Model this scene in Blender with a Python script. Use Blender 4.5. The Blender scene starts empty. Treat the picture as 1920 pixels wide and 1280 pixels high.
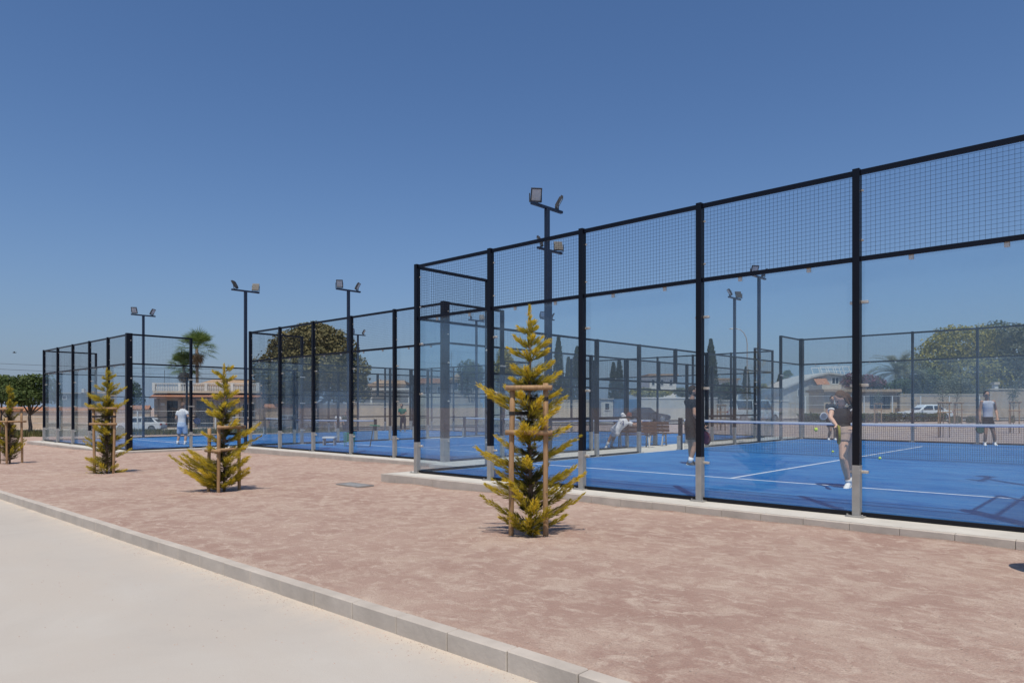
import bpy, math, random
import numpy as np
from mathutils import Vector, Matrix, noise
R = math.radians
sc = bpy.context.scene
COL = sc.collection
rnd = random.Random(7)

# ------------------------------------------------------------------ camera, sky, sun, exposure
FPX, HY, YAW = 1309.96, 763.57, 0.745620
CX, CY, CH = 10.5775, -8.7346, 1.2715
cam = bpy.data.cameras.new('camera')
cam.sensor_width = 36.0
cam.lens = FPX / 1920 * 36
cam.shift_y = (HY - 640) / 1920
cam.clip_start = 0.05
cam.clip_end = 6000
camo = bpy.data.objects.new('camera', cam)
camo.location = (CX, CY, CH)
camo.rotation_euler = (R(90), 0, YAW)
COL.objects.link(camo)
sc.camera = camo

SUN = Vector((1.7, -2.0, 6.0)).normalized()
SUN_EL = math.asin(SUN.z)
SUN_ROT = math.atan2(SUN.x, SUN.y)
world = bpy.data.worlds.new('World')
sc.world = world
world.use_nodes = True
wn = world.node_tree
wn.nodes.clear()
sky = wn.nodes.new('ShaderNodeTexSky')
sky.sky_type = 'NISHITA'
sky.sun_disc = False
sky.sun_elevation = SUN_EL
sky.sun_rotation = SUN_ROT
sky.altitude = 0
sky.air_density = 1.0
sky.dust_density = 1.45
sky.ozone_density = 2.2
bg = wn.nodes.new('ShaderNodeBackground')
bg.inputs['Strength'].default_value = 0.085
wo = wn.nodes.new('ShaderNodeOutputWorld')
wt = wn.nodes.new('ShaderNodeVectorMath')
wt.operation = 'MULTIPLY'
wt.inputs[1].default_value = (.722, .980, 1.275)
wn.links.new(sky.outputs[0], wt.inputs[0])
# pale summer haze thickening evenly towards the horizon all round
wg = wn.nodes.new('ShaderNodeTexCoord')
ws = wn.nodes.new('ShaderNodeSeparateXYZ')
wn.links.new(wg.outputs['Generated'], ws.inputs[0])
prev = ws.outputs[2]
for op, val in (('MAXIMUM', 0.0), ('MULTIPLY', -1 / .125), ('EXPONENT', 0), ('MULTIPLY', .95)):
    wq = wn.nodes.new('ShaderNodeMath')
    wq.operation = op
    wn.links.new(prev, wq.inputs[0])
    wq.inputs[1].default_value = val
    prev = wq.outputs[0]
wm = wn.nodes.new('ShaderNodeMix')
wm.data_type = 'RGBA'
wn.links.new(prev, wm.inputs[0])
wn.links.new(wt.outputs[0], wm.inputs[6])
wm.inputs[7].default_value = (.278 / .085, .338 / .085, .452 / .085, 1)
wn.links.new(wm.outputs[2], bg.inputs[0])
wn.links.new(bg.outputs[0], wo.inputs[0])
sl = bpy.data.lights.new('sun', 'SUN')
sl.energy = 3.9
sl.angle = R(0.53)
sl.color = (1.0, 0.895, 0.745)
so = bpy.data.objects.new('sun', sl)
so.rotation_euler = SUN.to_track_quat('Z', 'Y').to_euler()
so.location = (20, -20, 40)
COL.objects.link(so)
sc.view_settings.view_transform = 'Standard'
sc.view_settings.look = 'None'
sc.view_settings.gamma = 1.0
sc.view_settings.use_curve_mapping = False
sc.view_settings.exposure = 0.0
sc.cycles.max_bounces = 8
sc.cycles.diffuse_bounces = 3
sc.cycles.glossy_bounces = 4
sc.cycles.transparent_max_bounces = 64
sc.cycles.use_denoising = True
sc.cycles.sample_clamp_indirect = 6

FWD = Vector((-math.sin(YAW), math.cos(YAW)))
RGT = Vector((math.cos(YAW), math.sin(YAW)))


def at(px, d):
    """ground position seen in image column px (1920 wide) at depth d metres"""
    return Vector((CX, CY)) + FWD * d + RGT * (d * (px - 960) / FPX)


def zg(x, y):
    """terrain height"""
    if x > 8:
        z = -0.10
    elif x > -28:
        z = -0.10 - 0.008 * (8 - x)
    else:
        z = -0.388 - 0.022 * (-28 - x)
    z = max(z, -1.3)
    if y > 22:
        z += min(0.3, 0.006 * (y - 22)) * max(0, min(1, (x + 45) / 20))
    return z


# ------------------------------------------------------------------ mesh helpers
class MB:
    def __init__(s):
        s.v = []
        s.f = []
        s.att = []

    def add(s, vs, fs):
        b = len(s.v)
        s.v.extend([tuple(p) for p in vs])
        s.f.extend([tuple(b + i for i in f) for f in fs])

    def box(s, a, b):
        x0, y0, z0 = a
        x1, y1, z1 = b
        s.add([(x0, y0, z0), (x1, y0, z0), (x1, y1, z0), (x0, y1, z0), (x0, y0, z1), (x1, y0, z1), (x1, y1, z1), (x0, y1, z1)],
              [(0, 3, 2, 1), (4, 5, 6, 7), (0, 1, 5, 4), (1, 2, 6, 5), (2, 3, 7, 6), (3, 0, 4, 7)])
        return s

    def obox(s, c, size, m=None):
        c = Vector(c)
        h = Vector(size) / 2
        m = m or Matrix.Identity(3)
        vs = [c + m @ Vector((sx * h.x, sy * h.y, sz * h.z)) for sz in (-1, 1) for sx, sy in ((-1, -1), (1, -1), (1, 1), (-1, 1))]
        s.add(vs, [(0, 3, 2, 1), (4, 5, 6, 7), (0, 1, 5, 4), (1, 2, 6, 5), (2, 3, 7, 6), (3, 0, 4, 7)])
        return s

    def bar(s, p0, p1, w, h, up=(0, 0, 1)):
        p0, p1 = Vector(p0), Vector(p1)
        d = p1 - p0
        L = d.length
        z = d.normalized()
        u = Vector(up)
        if abs(z.dot(u)) > .98:
            u = Vector((0, 1, 0))
        x = u.cross(z).normalized()
        y = z.cross(x)
        m = Matrix((x, y, z)).transposed()
        return s.obox((p0 + p1) / 2, (w, h, L), m)

    def tube(s, p0, p1, r0, r1=None, n=8, caps=True):
        r1 = r0 if r1 is None else r1
        p0, p1 = Vector(p0), Vector(p1)
        z = (p1 - p0)
        if z.length < 1e-9:
            return s
        z.normalize()
        x = z.orthogonal().normalized()
        y = z.cross(x)
        vs = []
        for p, r in ((p0, r0), (p1, r1)):
            for k in range(n):
                a = 2 * math.pi * k / n
                vs.append(p + x * (r * math.cos(a)) + y * (r * math.sin(a)))
        fs = [(k, (k + 1) % n, n + (k + 1) % n, n + k) for k in range(n)]
        if caps:
            fs += [tuple(range(n - 1, -1, -1)), tuple(range(n, 2 * n))]
        s.add(vs, fs)
        return s

    def path(s, pts, rs, n=8):
        pts = [Vector(p) for p in pts]
        if not isinstance(rs, (list, tuple)):
            rs = [rs] * len(pts)
        vs = []
        x = None
        for i, p in enumerate(pts):
            t = (pts[min(i + 1, len(pts) - 1)] - pts[max(i - 1, 0)]).normalized()
            x = t.orthogonal().normalized() if x is None else (x - t * x.dot(t)).normalized()
            y = t.cross(x)
            for k in range(n):
                a = 2 * math.pi * k / n
                vs.append(p + x * (rs[i] * math.cos(a)) + y * (rs[i] * math.sin(a)))
        fs = []
        for i in range(len(pts) - 1):
            for k in range(n):
                fs.append((i * n + k, i * n + (k + 1) % n, (i + 1) * n + (k + 1) % n, (i + 1) * n + k))
        m = (len(pts) - 1) * n
        fs += [tuple(range(n - 1, -1, -1)), tuple(range(m, m + n))]
        s.add(vs, fs)
        return s

    def loft(s, secs, n=16):
        """secs: (centre, u vector, v vector) ellipses"""
        vs = []
        for c, u, v in secs:
            c, u, v = Vector(c), Vector(u), Vector(v)
            for k in range(n):
                a = 2 * math.pi * k / n
                vs.append(c + u * math.cos(a) + v * math.sin(a))
        fs = []
        for i in range(len(secs) - 1):
            for k in range(n):
                fs.append((i * n + k, i * n + (k + 1) % n, (i + 1) * n + (k + 1) % n, (i + 1) * n + k))
        m = (len(secs) - 1) * n
        fs += [tuple(range(n - 1, -1, -1)), tuple(range(m, m + n))]
        s.add(vs, fs)
        return s

    def ball(s, c, r, nu=12, nv=8, m=None):
        c = Vector(c)
        if not isinstance(r, (tuple, list, Vector)):
            r = (r, r, r)
        vs = [c + (m @ Vector((0, 0, -r[2])) if m else Vector((0, 0, -r[2])))]
        for j in range(1, nv):
            t = math.pi * (j / nv - .5)
            for k in range(nu):
                a = 2 * math.pi * k / nu
                p = Vector((r[0] * math.cos(t) * math.cos(a), r[1] * math.cos(t) * math.sin(a), r[2] * math.sin(t)))
                vs.append(c + (m @ p if m else p))
        vs.append(c + (m @ Vector((0, 0, r[2])) if m else Vector((0, 0, r[2]))))
        fs = [(0, 1 + (k + 1) % nu, 1 + k) for k in range(nu)]
        for j in range(nv - 2):
            for k in range(nu):
                a = 1 + j * nu
                fs.append((a + k, a + (k + 1) % nu, a + nu + (k + 1) % nu, a + nu + k))
        a = 1 + (nv - 2) * nu
        fs += [(a + k, a + (k + 1) % nu, len(vs) - 1) for k in range(nu)]
        s.add(vs, fs)
        return s

    def caps(s, p0, p1, r0, r1, n=10):
        s.tube(p0, p1, r0, r1, n)
        s.ball(p0, r0, n, 7)
        s.ball(p1, r1, n, 7)
        return s

    def mesh(s, name, smooth=False):
        me = bpy.data.meshes.new(name)
        me.from_pydata(s.v, [], s.f)
        if smooth:
            me.polygons.foreach_set('use_smooth', [True] * len(me.polygons))
        if s.att:
            a = me.attributes.new('tip', 'FLOAT', 'POINT')
            a.data.foreach_set('value', s.att)
        me.update()
        return me


def obj(name, geo, mat, parent=None, loc=None, rot=None, smooth=False, kind=None):
    me = geo.mesh(name, smooth) if isinstance(geo, MB) else geo
    if mat is not None and not me.materials:
        me.materials.append(mat)
    o = bpy.data.objects.new(name, me)
    COL.objects.link(o)
    if parent:
        o.parent = parent
    if loc is not None:
        o.location = loc
    if rot is not None:
        o.rotation_euler = rot
    if kind:
        o['kind'] = kind
    return o


def tag(o, label, cat, group=None):
    o['label'] = label
    o['category'] = cat
    if group:
        o['group'] = group
    return o


def thing(name, label, cat, loc=(0, 0, 0), rotz=0, group=None):
    o = bpy.data.objects.new(name, None)
    o.empty_display_size = .2
    COL.objects.link(o)
    o.location = loc
    o.rotation_euler = (0, 0, rotz)
    return tag(o, label, cat, group)


def copy_tree(o, parent=None):
    c = o.copy()
    COL.objects.link(c)
    if parent:
        c.parent = parent
    for ch in list(o.children):
        copy_tree(ch, c)
    return c


CACHE = {}


def cbox(sx, sy, sz, mat, bev=0, origin=(0, 0, 0)):
    """cached box mesh centred on origin (bevelled when bev)"""
    key = ('box', round(sx, 4), round(sy, 4), round(sz, 4), mat.name, bev, origin)
    if key not in CACHE:
        mb = MB().box((-sx / 2 + origin[0], -sy / 2 + origin[1], -sz / 2 + origin[2]), (sx / 2 + origin[0], sy / 2 + origin[1], sz / 2 + origin[2]))
        me = mb.mesh('box')
        if bev:
            import bmesh
            bm = bmesh.new()
            bm.from_mesh(me)
            bmesh.ops.bevel(bm, geom=bm.edges[:], offset=bev, segments=1, affect='EDGES')
            bm.to_mesh(me)
            bm.free()
        me.materials.append(mat)
        CACHE[key] = me
    return CACHE[key]


def cwire(w, h, cell, t, mat):
    key = ('wire', round(w, 3), round(h, 3), cell, t)
    if key not in CACHE:
        mb = MB()
        n = max(1, round(w / cell))
        for i in range(n + 1):
            x = -w / 2 + w * i / n
            mb.tube((x, 0, 0), (x, 0, h), t / 2, n=4, caps=False)
        n = max(1, round(h / cell))
        for i in range(n + 1):
            z = h * i / n
            mb.tube((-w / 2, t * .6, z), (w / 2, t * .6, z), t / 2, n=4, caps=False)
        me = mb.mesh('wire_mesh')
        me.materials.append(mat)
        CACHE[key] = me
    return CACHE[key]


# ------------------------------------------------------------------ materials
def newmat(name):
    m = bpy.data.materials.new(name)
    m.use_nodes = True
    nt = m.node_tree
    p = nt.nodes['Principled BSDF']
    return m, nt, p


def mixcol(nt, fac, a, b):
    n = nt.nodes.new('ShaderNodeMix')
    n.data_type = 'RGBA'
    if isinstance(fac, (int, float)):
        n.inputs[0].default_value = fac
    else:
        nt.links.new(fac, n.inputs[0])
    for i, c in ((6, a), (7, b)):
        if isinstance(c, (tuple, list)):
            n.inputs[i].default_value = (*c[:3], 1)
        else:
            nt.links.new(c, n.inputs[i])
    return n.outputs[2]


def nz(nt, vec, scale, detail=4, rough=.55, lo=.35, hi=.65, vscale=None, dist=0):
    if vscale is not None:
        mp = nt.nodes.new('ShaderNodeMapping')
        mp.inputs['Scale'].default_value = vscale
        nt.links.new(vec, mp.inputs[0])
        vec = mp.outputs[0]
    n = nt.nodes.new('ShaderNodeTexNoise')
    n.inputs['Scale'].default_value = scale
    n.inputs['Detail'].default_value = detail
    n.inputs['Roughness'].default_value = rough
    n.inputs['Distortion'].default_value = dist
    nt.links.new(vec, n.inputs['Vector'])
    r = nt.nodes.new('ShaderNodeMapRange')
    r.inputs[1].default_value = lo
    r.inputs[2].default_value = hi
    nt.links.new(n.outputs[0], r.inputs[0])
    return r.outputs[0]


def coords(nt, world_space):
    if world_space:
        return nt.nodes.new('ShaderNodeNewGeometry').outputs['Position']
    return nt.nodes.new('ShaderNodeTexCoord').outputs['Object']


def bump(nt, p, h, strength, dist):
    b = nt.nodes.new('ShaderNodeBump')
    b.inputs['Strength'].default_value = strength
    b.inputs['Distance'].default_value = dist
    nt.links.new(h, b.inputs['Height'])
    nt.links.new(b.outputs[0], p.inputs['Normal'])


def mat(name, col, rough=.6, metal=0, var=.15, scale=6, bmp=0, spec=.5, world_space=False, vscale=None, col2=None):
    m, nt, p = newmat(name)
    p.inputs['Roughness'].default_value = rough
    p.inputs['Metallic'].default_value = metal
    p.inputs['Specular IOR Level'].default_value = spec
    v = coords(nt, world_space)
    f = nz(nt, v, scale, 5, .6, .3, .7, vscale)
    a = tuple(c * (1 - var) for c in col)
    b = tuple(min(1, c * (1 + var)) for c in col) if col2 is None else col2
    c = mixcol(nt, f, a, b)
    nt.links.new(c, p.inputs['Base Color'])
    if bmp:
        bump(nt, p, nz(nt, v, scale * 8, 4, .6, 0, 1, vscale), bmp, .01)
    return m


def leafmat(name, cols, transl=.3, rough=.6, tip=None):
    m, nt, p = newmat(name)
    g = nt.nodes.new('ShaderNodeNewGeometry')
    r = nt.nodes.new('ShaderNodeValToRGB')
    els = r.color_ramp.elements
    n = len(cols)
    els[0].position = 0
    els[0].color = (*cols[0], 1)
    els[1].position = 1
    els[1].color = (*cols[-1], 1)
    for i in range(1, n - 1):
        e = els.new(i / (n - 1))
        e.color = (*cols[i], 1)
    nt.links.new(g.outputs['Random Per Island'], r.inputs[0])
    c = r.outputs[0]
    if tip is not None:
        a = nt.nodes.new('ShaderNodeAttribute')
        a.attribute_name = 'tip'
        c = mixcol(nt, a.outputs['Fac'], c, mixcol(nt, g.outputs['Random Per Island'], tip[0], tip[1]))
    nt.links.new(c, p.inputs['Base Color'])
    p.inputs['Roughness'].default_value = rough
    p.inputs['Specular IOR Level'].default_value = .25
    t = nt.nodes.new('ShaderNodeBsdfTranslucent')
    nt.links.new(c, t.inputs[0])
    mx = nt.nodes.new('ShaderNodeMixShader')
    mx.inputs[0].default_value = transl
    nt.links.new(p.outputs[0], mx.inputs[1])
    nt.links.new(t.outputs[0], mx.inputs[2])
    nt.links.new(mx.outputs[0], nt.nodes['Material Output'].inputs[0])
    return m


def glassmat(name, tint, dust, dust_sky_col):
    """thin toughened pane: clear pass-through, fresnel mirror, a little dust tinted with painted sky reflection"""
    m, nt, p = newmat(name)
    nt.nodes.remove(p)
    tr = nt.nodes.new('ShaderNodeBsdfTransparent')
    tr.inputs[0].default_value = (*tint, 1)
    gl = nt.nodes.new('ShaderNodeBsdfGlossy')
    gl.inputs['Roughness'].default_value = .0
    g = nt.nodes.new('ShaderNodeNewGeometry')
    dt = nt.nodes.new('ShaderNodeVectorMath')
    dt.operation = 'DOT_PRODUCT'
    nt.links.new(g.outputs['Incoming'], dt.inputs[0])
    nt.links.new(g.outputs['Normal'], dt.inputs[1])
    last = dt.outputs['Value']
    for op, val in (('ABSOLUTE', None), ('SUBTRACT', 1.0), ('POWER', 5.0), ('MULTIPLY', .96), ('ADD', .052)):
        q = nt.nodes.new('ShaderNodeMath')
        q.operation = op
        if op == 'SUBTRACT':
            q.inputs[0].default_value = val
            nt.links.new(last, q.inputs[1])
        else:
            nt.links.new(last, q.inputs[0])
            if val is not None:
                q.inputs[1].default_value = val
        last = q.outputs[0]
    df = nt.nodes.new('ShaderNodeBsdfDiffuse')
    df.inputs[0].default_value = (*dust_sky_col, 1)
    v = coords(nt, True)
    dn = nz(nt, v, .9, 5, .6, .3, .75)
    ml = nt.nodes.new('ShaderNodeMath')
    ml.operation = 'MULTIPLY'
    ml.inputs[1].default_value = dust
    nt.links.new(dn, ml.inputs[0])
    m1 = nt.nodes.new('ShaderNodeMixShader')
    nt.links.new(ml.outputs[0], m1.inputs[0])
    nt.links.new(tr.outputs[0], m1.inputs[1])
    nt.links.new(df.outputs[0], m1.inputs[2])
    m2 = nt.nodes.new('ShaderNodeMixShader')
    nt.links.new(last, m2.inputs[0])
    nt.links.new(m1.outputs[0], m2.inputs[1])
    nt.links.new(gl.outputs[0], m2.inputs[2])
    nt.links.new(m2.outputs[0], nt.nodes['Material Output'].inputs[0])
    return m


def gravelmat():
    m, nt, p = newmat('reddish_gravel')
    v = coords(nt, True)
    big = nz(nt, v, .55, 6, .6, .38, .62, dist=.4)
    mid = nz(nt, v, 2.4, 6, .70, .47, .62, dist=.6)
    fine = nz(nt, v, 85, 3, .7, .3, .7)
    grit = nz(nt, v, 240, 2, .6, .62, .8)
    c = mixcol(nt, big, (.41, .275, .225), (.51, .372, .305))
    mid2 = nz(nt, v, 7.0, 6, .72, .50, .66, vscale=(.75, 1, 1), dist=.6)
    c = mixcol(nt, mid, c, (.575, .450, .368))
    c = mixcol(nt, mid2, c, (.665, .545, .45))
    dk = nz(nt, v, 5.0, 6, .7, .56, .70, dist=.5)
    c = mixcol(nt, dk, c, (.40, .262, .215))
    mm = nt.nodes.new('ShaderNodeMath')
    mm.operation = 'MULTIPLY'
    mm.inputs[1].default_value = .55
    nt.links.new(fine, mm.inputs[0])
    c = mixcol(nt, mm.outputs[0], c, (.30, .20, .165))
    c = mixcol(nt, grit, c, (.60, .49, .42))
    nt.links.new(c, p.inputs['Base Color'])
    p.inputs['Roughness'].default_value = .95
    p.inputs['Specular IOR Level'].default_value = .15
    h = nt.nodes.new('ShaderNodeMath')
    h.operation = 'ADD'
    nt.links.new(fine, h.inputs[0])
    nt.links.new(nz(nt, v, 22, 4, .6, .2, .8), h.inputs[1])
    bump(nt, p, h.outputs[0], .7, .012)
    return m


def pathmat():
    m, nt, p = newmat('pale_concrete')
    v = coords(nt, True)
    big = nz(nt, v, .35, 6, .6, .35, .65, dist=.6)
    mid = nz(nt, v, 1.7, 5, .6, .4, .65, vscale=(.5, 1, 1))
    fine = nz(nt, v, 120, 3, .7, .3, .75)
    c = mixcol(nt, big, (.42, .385, .345), (.495, .465, .42))
    c = mixcol(nt, mid, c, (.475, .435, .385))
    mm = nt.nodes.new('ShaderNodeMath')
    mm.operation = 'MULTIPLY'
    mm.inputs[1].default_value = .24
    nt.links.new(fine, mm.inputs[0])
    c = mixcol(nt, mm.outputs[0], c, (.36, .33, .29))
    # sandy dust blown against the kerb
    sx = nt.nodes.new('ShaderNodeSeparateXYZ')
    nt.links.new(v, sx.inputs[0])
    mr = nt.nodes.new('ShaderNodeMapRange')
    mr.inputs[1].default_value = -6.5
    mr.inputs[2].default_value = -5.88
    nt.links.new(sx.outputs[1], mr.inputs[0])
    pw = nt.nodes.new('ShaderNodeMath')
    pw.operation = 'POWER'
    pw.inputs[1].default_value = 2.2
    nt.links.new(mr.outputs[0], pw.inputs[0])
    m2 = nt.nodes.new('ShaderNodeMath')
    m2.operation = 'MULTIPLY'
    nt.links.new(pw.outputs[0], m2.inputs[0])
    nt.links.new(nz(nt, v, 3.5, 5, .65, .3, .6), m2.inputs[1])
    c = mixcol(nt, m2.outputs[0], c, (.545, .48, .405))
    nt.links.new(c, p.inputs['Base Color'])
    p.inputs['Roughness'].default_value = .9
    p.inputs['Specular IOR Level'].default_value = .2
    bump(nt, p, fine, .25, .004)
    return m


def turfmat():
    m, nt, p = newmat('blue_turf')
    v = coords(nt, True)
    a = nz(nt, v, .8, 6, .68, .41, .60, vscale=(.5, 1.3, 1), dist=.9)
    b = nz(nt, v, 3.0, 6, .7, .42, .66, vscale=(.5, 1.3, 1), dist=.4)
    f = nz(nt, v, 160, 2, .6, .3, .7)
    c = mixcol(nt, a, (.011, .118, .355), (.034, .19, .45))
    mb_ = nt.nodes.new('ShaderNodeMath')
    mb_.operation = 'MULTIPLY'
    mb_.inputs[1].default_value = .5
    nt.links.new(b, mb_.inputs[0])
    c = mixcol(nt, mb_.outputs[0], c, (.10, .27, .50))
    mf = nt.nodes.new('ShaderNodeMath')
    mf.operation = 'MULTIPLY'
    mf.inputs[1].default_value = .35
    nt.links.new(f, mf.inputs[0])
    c = mixcol(nt, mf.outputs[0], c, (.012, .075, .30))
    nt.links.new(c, p.inputs['Base Color'])
    p.inputs['Roughness'].default_value = .85
    p.inputs['Specular IOR Level'].default_value = .2
    bump(nt, p, f, .4, .01)
    return m


def woodmat(name, a, b):
    m, nt, p = newmat(name)
    v = coords(nt, False)
    g = nz(nt, v, 5, 6, .65, .3, .7, vscale=(7, 7, .6), dist=1.0)
    k = nz(nt, v, 9, 3, .5, .68, .8, vscale=(1, 1, .5))
    c = mixcol(nt, g, a, b)
    c = mixcol(nt, k, c, tuple(x * .45 for x in a))
    nt.links.new(c, p.inputs['Base Color'])
    p.inputs['Roughness'].default_value = .8
    bump(nt, p, g, .35, .006)
    return m


M = dict(
    gravel=gravelmat(), path=pathmat(), turf=turfmat(),
    kerb=mat('kerb_concrete', (.465, .42, .37), .9, var=.14, scale=3, bmp=.3, spec=.2, world_space=True),
    slab=mat('slab_concrete', (.52, .50, .455), .9, var=.12, scale=2, bmp=.2, spec=.2, world_space=True),
    black=mat('navy_black_steel', (.002, .0028, .0075), .36, var=.2, scale=4, spec=.32),
    galv=mat('galvanised_steel', (.36, .35, .33), .5, metal=.35, var=.12, scale=8),
    clamp=mat('clamp_metal', (.62, .58, .52), .35, metal=.6, var=.12, scale=30),
    wire=mat('black_wire', (.012, .013, .018), .5, var=.1),
    line=mat('white_line', (.68, .70, .74), .9, var=.12, scale=8, world_space=True),
    glass=glassmat('court_glass', (.93, .968, .985), .09, (.33, .49, .68)),  # blue in the dust colour paints in the veil of reflected sky
    netcord=mat('net_cord', (.02, .022, .03), .8),
    band=mat('net_band', (.74, .76, .80), .7, var=.06),
    bandblue=mat('net_band_stripe', (.10, .20, .46), .7, var=.06),
    mast=mat('mast_blue_steel', (.008, .017, .040), .4, var=.15),
    lampbody=mat('lamp_housing', (.035, .037, .042), .5, var=.1),
    lens=mat('lamp_lens', (.52, .53, .53), .18, var=.06, scale=20),
    stake=woodmat('stake_wood', (.25, .145, .070), (.44, .285, .155)),
    strap=mat('black_strap', (.018, .018, .02), .7),
    bark=woodmat('young_bark', (.12, .08, .052), (.24, .165, .105)),
    conifer=leafmat('golden_conifer', [(.10, .125, .03), (.25, .245, .04), (.45, .38, .065)], .6, tip=((.88, .66, .055), (.97, .80, .12))),
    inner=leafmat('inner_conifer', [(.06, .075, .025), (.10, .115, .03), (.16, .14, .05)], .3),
    wood=woodmat('bench_wood', (.085, .038, .020), (.17, .08, .042)),
    skin=mat('skin', (.52, .31, .215), .55, var=.08, scale=10, spec=.4),
    skin3=mat('fair_skin', (.66, .40, .29), .55, var=.08, scale=10, spec=.4),
    skin2=mat('tanned_skin', (.40, .225, .15), .55, var=.08, scale=10, spec=.4),
    trunk=woodmat('tree_bark', (.10, .075, .055), (.19, .15, .115)),
    palmtrunk=woodmat('palm_bark', (.16, .115, .08), (.27, .21, .15)),
    ficus=leafmat('ficus_leaves', [(.075, .08, .036), (.15, .14, .058), (.25, .215, .095)], .25),
    street=leafmat('street_tree_leaves', [(.032, .055, .014), (.062, .098, .024), (.11, .145, .045)], .25),
    olive=leafmat('olive_yellow_leaves', [(.12, .14, .045), (.28, .265, .065), (.46, .40, .10)], .4),
    pine=leafmat('pine_leaves', [(.045, .065, .032), (.08, .11, .048), (.13, .155, .07)], .25),
    grey=leafmat('grey_green_leaves', [(.10, .12, .075), (.16, .18, .115), (.23, .235, .155)], .3),
    cypress=leafmat('cypress_leaves', [(.03, .045, .024), (.058, .078, .038), (.095, .115, .055)], .2),
    palm=leafmat('palm_fronds', [(.07, .12, .03), (.13, .20, .05), (.21, .27, .09)], .35),
    palmdead=leafmat('dead_fronds', [(.13, .09, .055), (.21, .15, .09), (.28, .21, .13)], .2),
    hedge=leafmat('hedge_leaves', [(.02, .045, .01), (.045, .08, .018), (.075, .115, .03)], .2),
    bougain=leafmat('bougainvillea', [(.09, .11, .05), (.20, .09, .11), (.30, .13, .17)], .35),
    drygrass=leafmat('verge_grass', [(.07, .085, .025), (.14, .14, .05), (.24, .20, .10)], .3),
    plaster=mat('beige_plaster', (.50, .395, .30), .9, var=.12, scale=1.2, spec=.2),
    cream=mat('cream_plaster', (.58, .50, .40), .9, var=.10, scale=1.0, spec=.2),
    white=mat('white_plaster', (.70, .68, .64), .9, var=.08, scale=1.0, spec=.2),
    greyplaster=mat('grey_plaster', (.44, .43, .41), .9, var=.10, scale=.8, spec=.2),
    stone=mat('stone_facing', (.36, .27, .20), .9, var=.28, scale=4, spec=.2),
    tile=mat('terracotta_tiles', (.40, .19, .11), .85, var=.25, scale=5, spec=.2),
    tiletan=mat('tan_tiles', (.42, .30, .20), .85, var=.2, scale=5, spec=.2),
    ironwork=mat('dark_ironwork', (.03, .028, .027), .5),
    pane=mat('dark_window_pane', (.03, .04, .05), .12, var=.1),
    bluesheet=mat('blue_sheeting', (.12, .25, .42), .6, var=.15),
    bluegrey=mat('blue_grey_shed', (.16, .22, .25), .7, var=.1),
    asphalt=mat('asphalt', (.075, .072, .07), .92, var=.2, scale=3, spec=.2, world_space=True),
    pavement=mat('pavement', (.46, .40, .34), .9, var=.12, scale=1, spec=.2, world_space=True),
    whitepaint=mat('white_metal_paint', (.72, .72, .70), .5, var=.05),
    carwhite=mat('white_car_paint', (.74, .75, .76), .18, var=.02, spec=.6),
    cardark=mat('dark_car_paint', (.035, .04, .05), .18, var=.05, spec=.6),
    cargrey=mat('grey_car_paint', (.22, .23, .24), .2, var=.05, spec=.6),
    tyre=mat('tyre_rubber', (.016, .016, .017), .8),
    rim=mat('alloy_rim', (.40, .41, .42), .35, metal=.6),
    redlens=mat('red_lens', (.35, .02, .02), .25),
    clearlens=mat('clear_lens', (.60, .62, .64), .15),
    ball=mat('felt_ball', (.55, .72, .06), .8, var=.08, scale=20),
    steelcover=mat('drain_cover_steel', (.33, .325, .31), .6, metal=.3, var=.2, scale=12),
    dirt=mat('damp_soil', (.20, .125, .095), .95, var=.3, scale=7, bmp=.8, spec=.1, world_space=True),
    pebble=mat('pebble_stone', (.42, .33, .28), .9, var=.35, scale=2.5, spec=.2, world_space=True),
    cable=mat('cable', (.02, .02, .022), .6),
)


def cloth(name, col, var=.1):
    k = 'cloth_' + name
    if k not in M:
        M[k] = mat(name + '_fabric', col, .85, var=var, scale=8, bmp=.25, spec=.2)
    return M[k]


# ------------------------------------------------------------------ setting: ground, path, kerb, roads
COURTS = [dict(x=0, y=0, z=0, s=1.0), dict(x=-12.9, y=3.1, z=-.10, s=1.024), dict(x=-25.9, y=0, z=-.22, s=1.043)]
MARG = dict(l=.42, r=.42, f=.55, b=.45)


def in_pad(x, y, e=0.0):
    for c in COURTS:
        w, l = 10 * c['s'], 20 * c['s']
        if c['x'] - MARG['l'] + e < x < c['x'] + w + MARG['r'] - e and c['y'] - MARG['f'] + e < y < c['y'] + l + MARG['b'] - e:
            return c
    return None


def bank(x, y):
    """gravel pushed up against the front of the court slabs"""
    b = 0
    for c in COURTS:
        d = (c['y'] - MARG['f']) - y
        if c['x'] - .8 < x < c['x'] + 10 * c['s'] + .8 and -.05 < d < .7:
            k = 1 - max(0, d) / .7
            b = max(b, k * k * (.03 + .035 * noise.noise(Vector((x * 1.1, 3.3, c['x'])))))
    return b


TREES = [(994, 7.72, .7), (418, 12.05, .6), (200, 15.75, .6), (20, 19.0, .5)]
TREEXY = [at(p, d) for p, d, r in TREES]


def gz(x, y):
    z = zg(x, y)
    if y < -5.80:
        return z - .34
    if in_pad(x, y, .03):
        return z - .30
    if -30 < x < 16 and -6 < y < 3.5:
        z += .012 * noise.noise(Vector((x * .9, y * .9, 0))) + .007 * noise.noise(Vector((x * 3.1, y * 3.1, 5))) + .004 * noise.noise(Vector((x * 8, y * 8, 9)))
        z += bank(x, y)
        for t, (p, d, r) in zip(TREEXY, TREES):
            q = math.hypot(x - t.x, y - t.y) / r
            if q < 1.3:
                z += .030 * math.exp(-((q - .62) / .3) ** 2) * (.7 + .6 * noise.noise(Vector((x * 4, y * 4, 2)))) - .012 * math.exp(-(q / .35) ** 2)
        k = max(0, (y + 5.2) / -.6)
        z -= .004 * k
    return z


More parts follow.
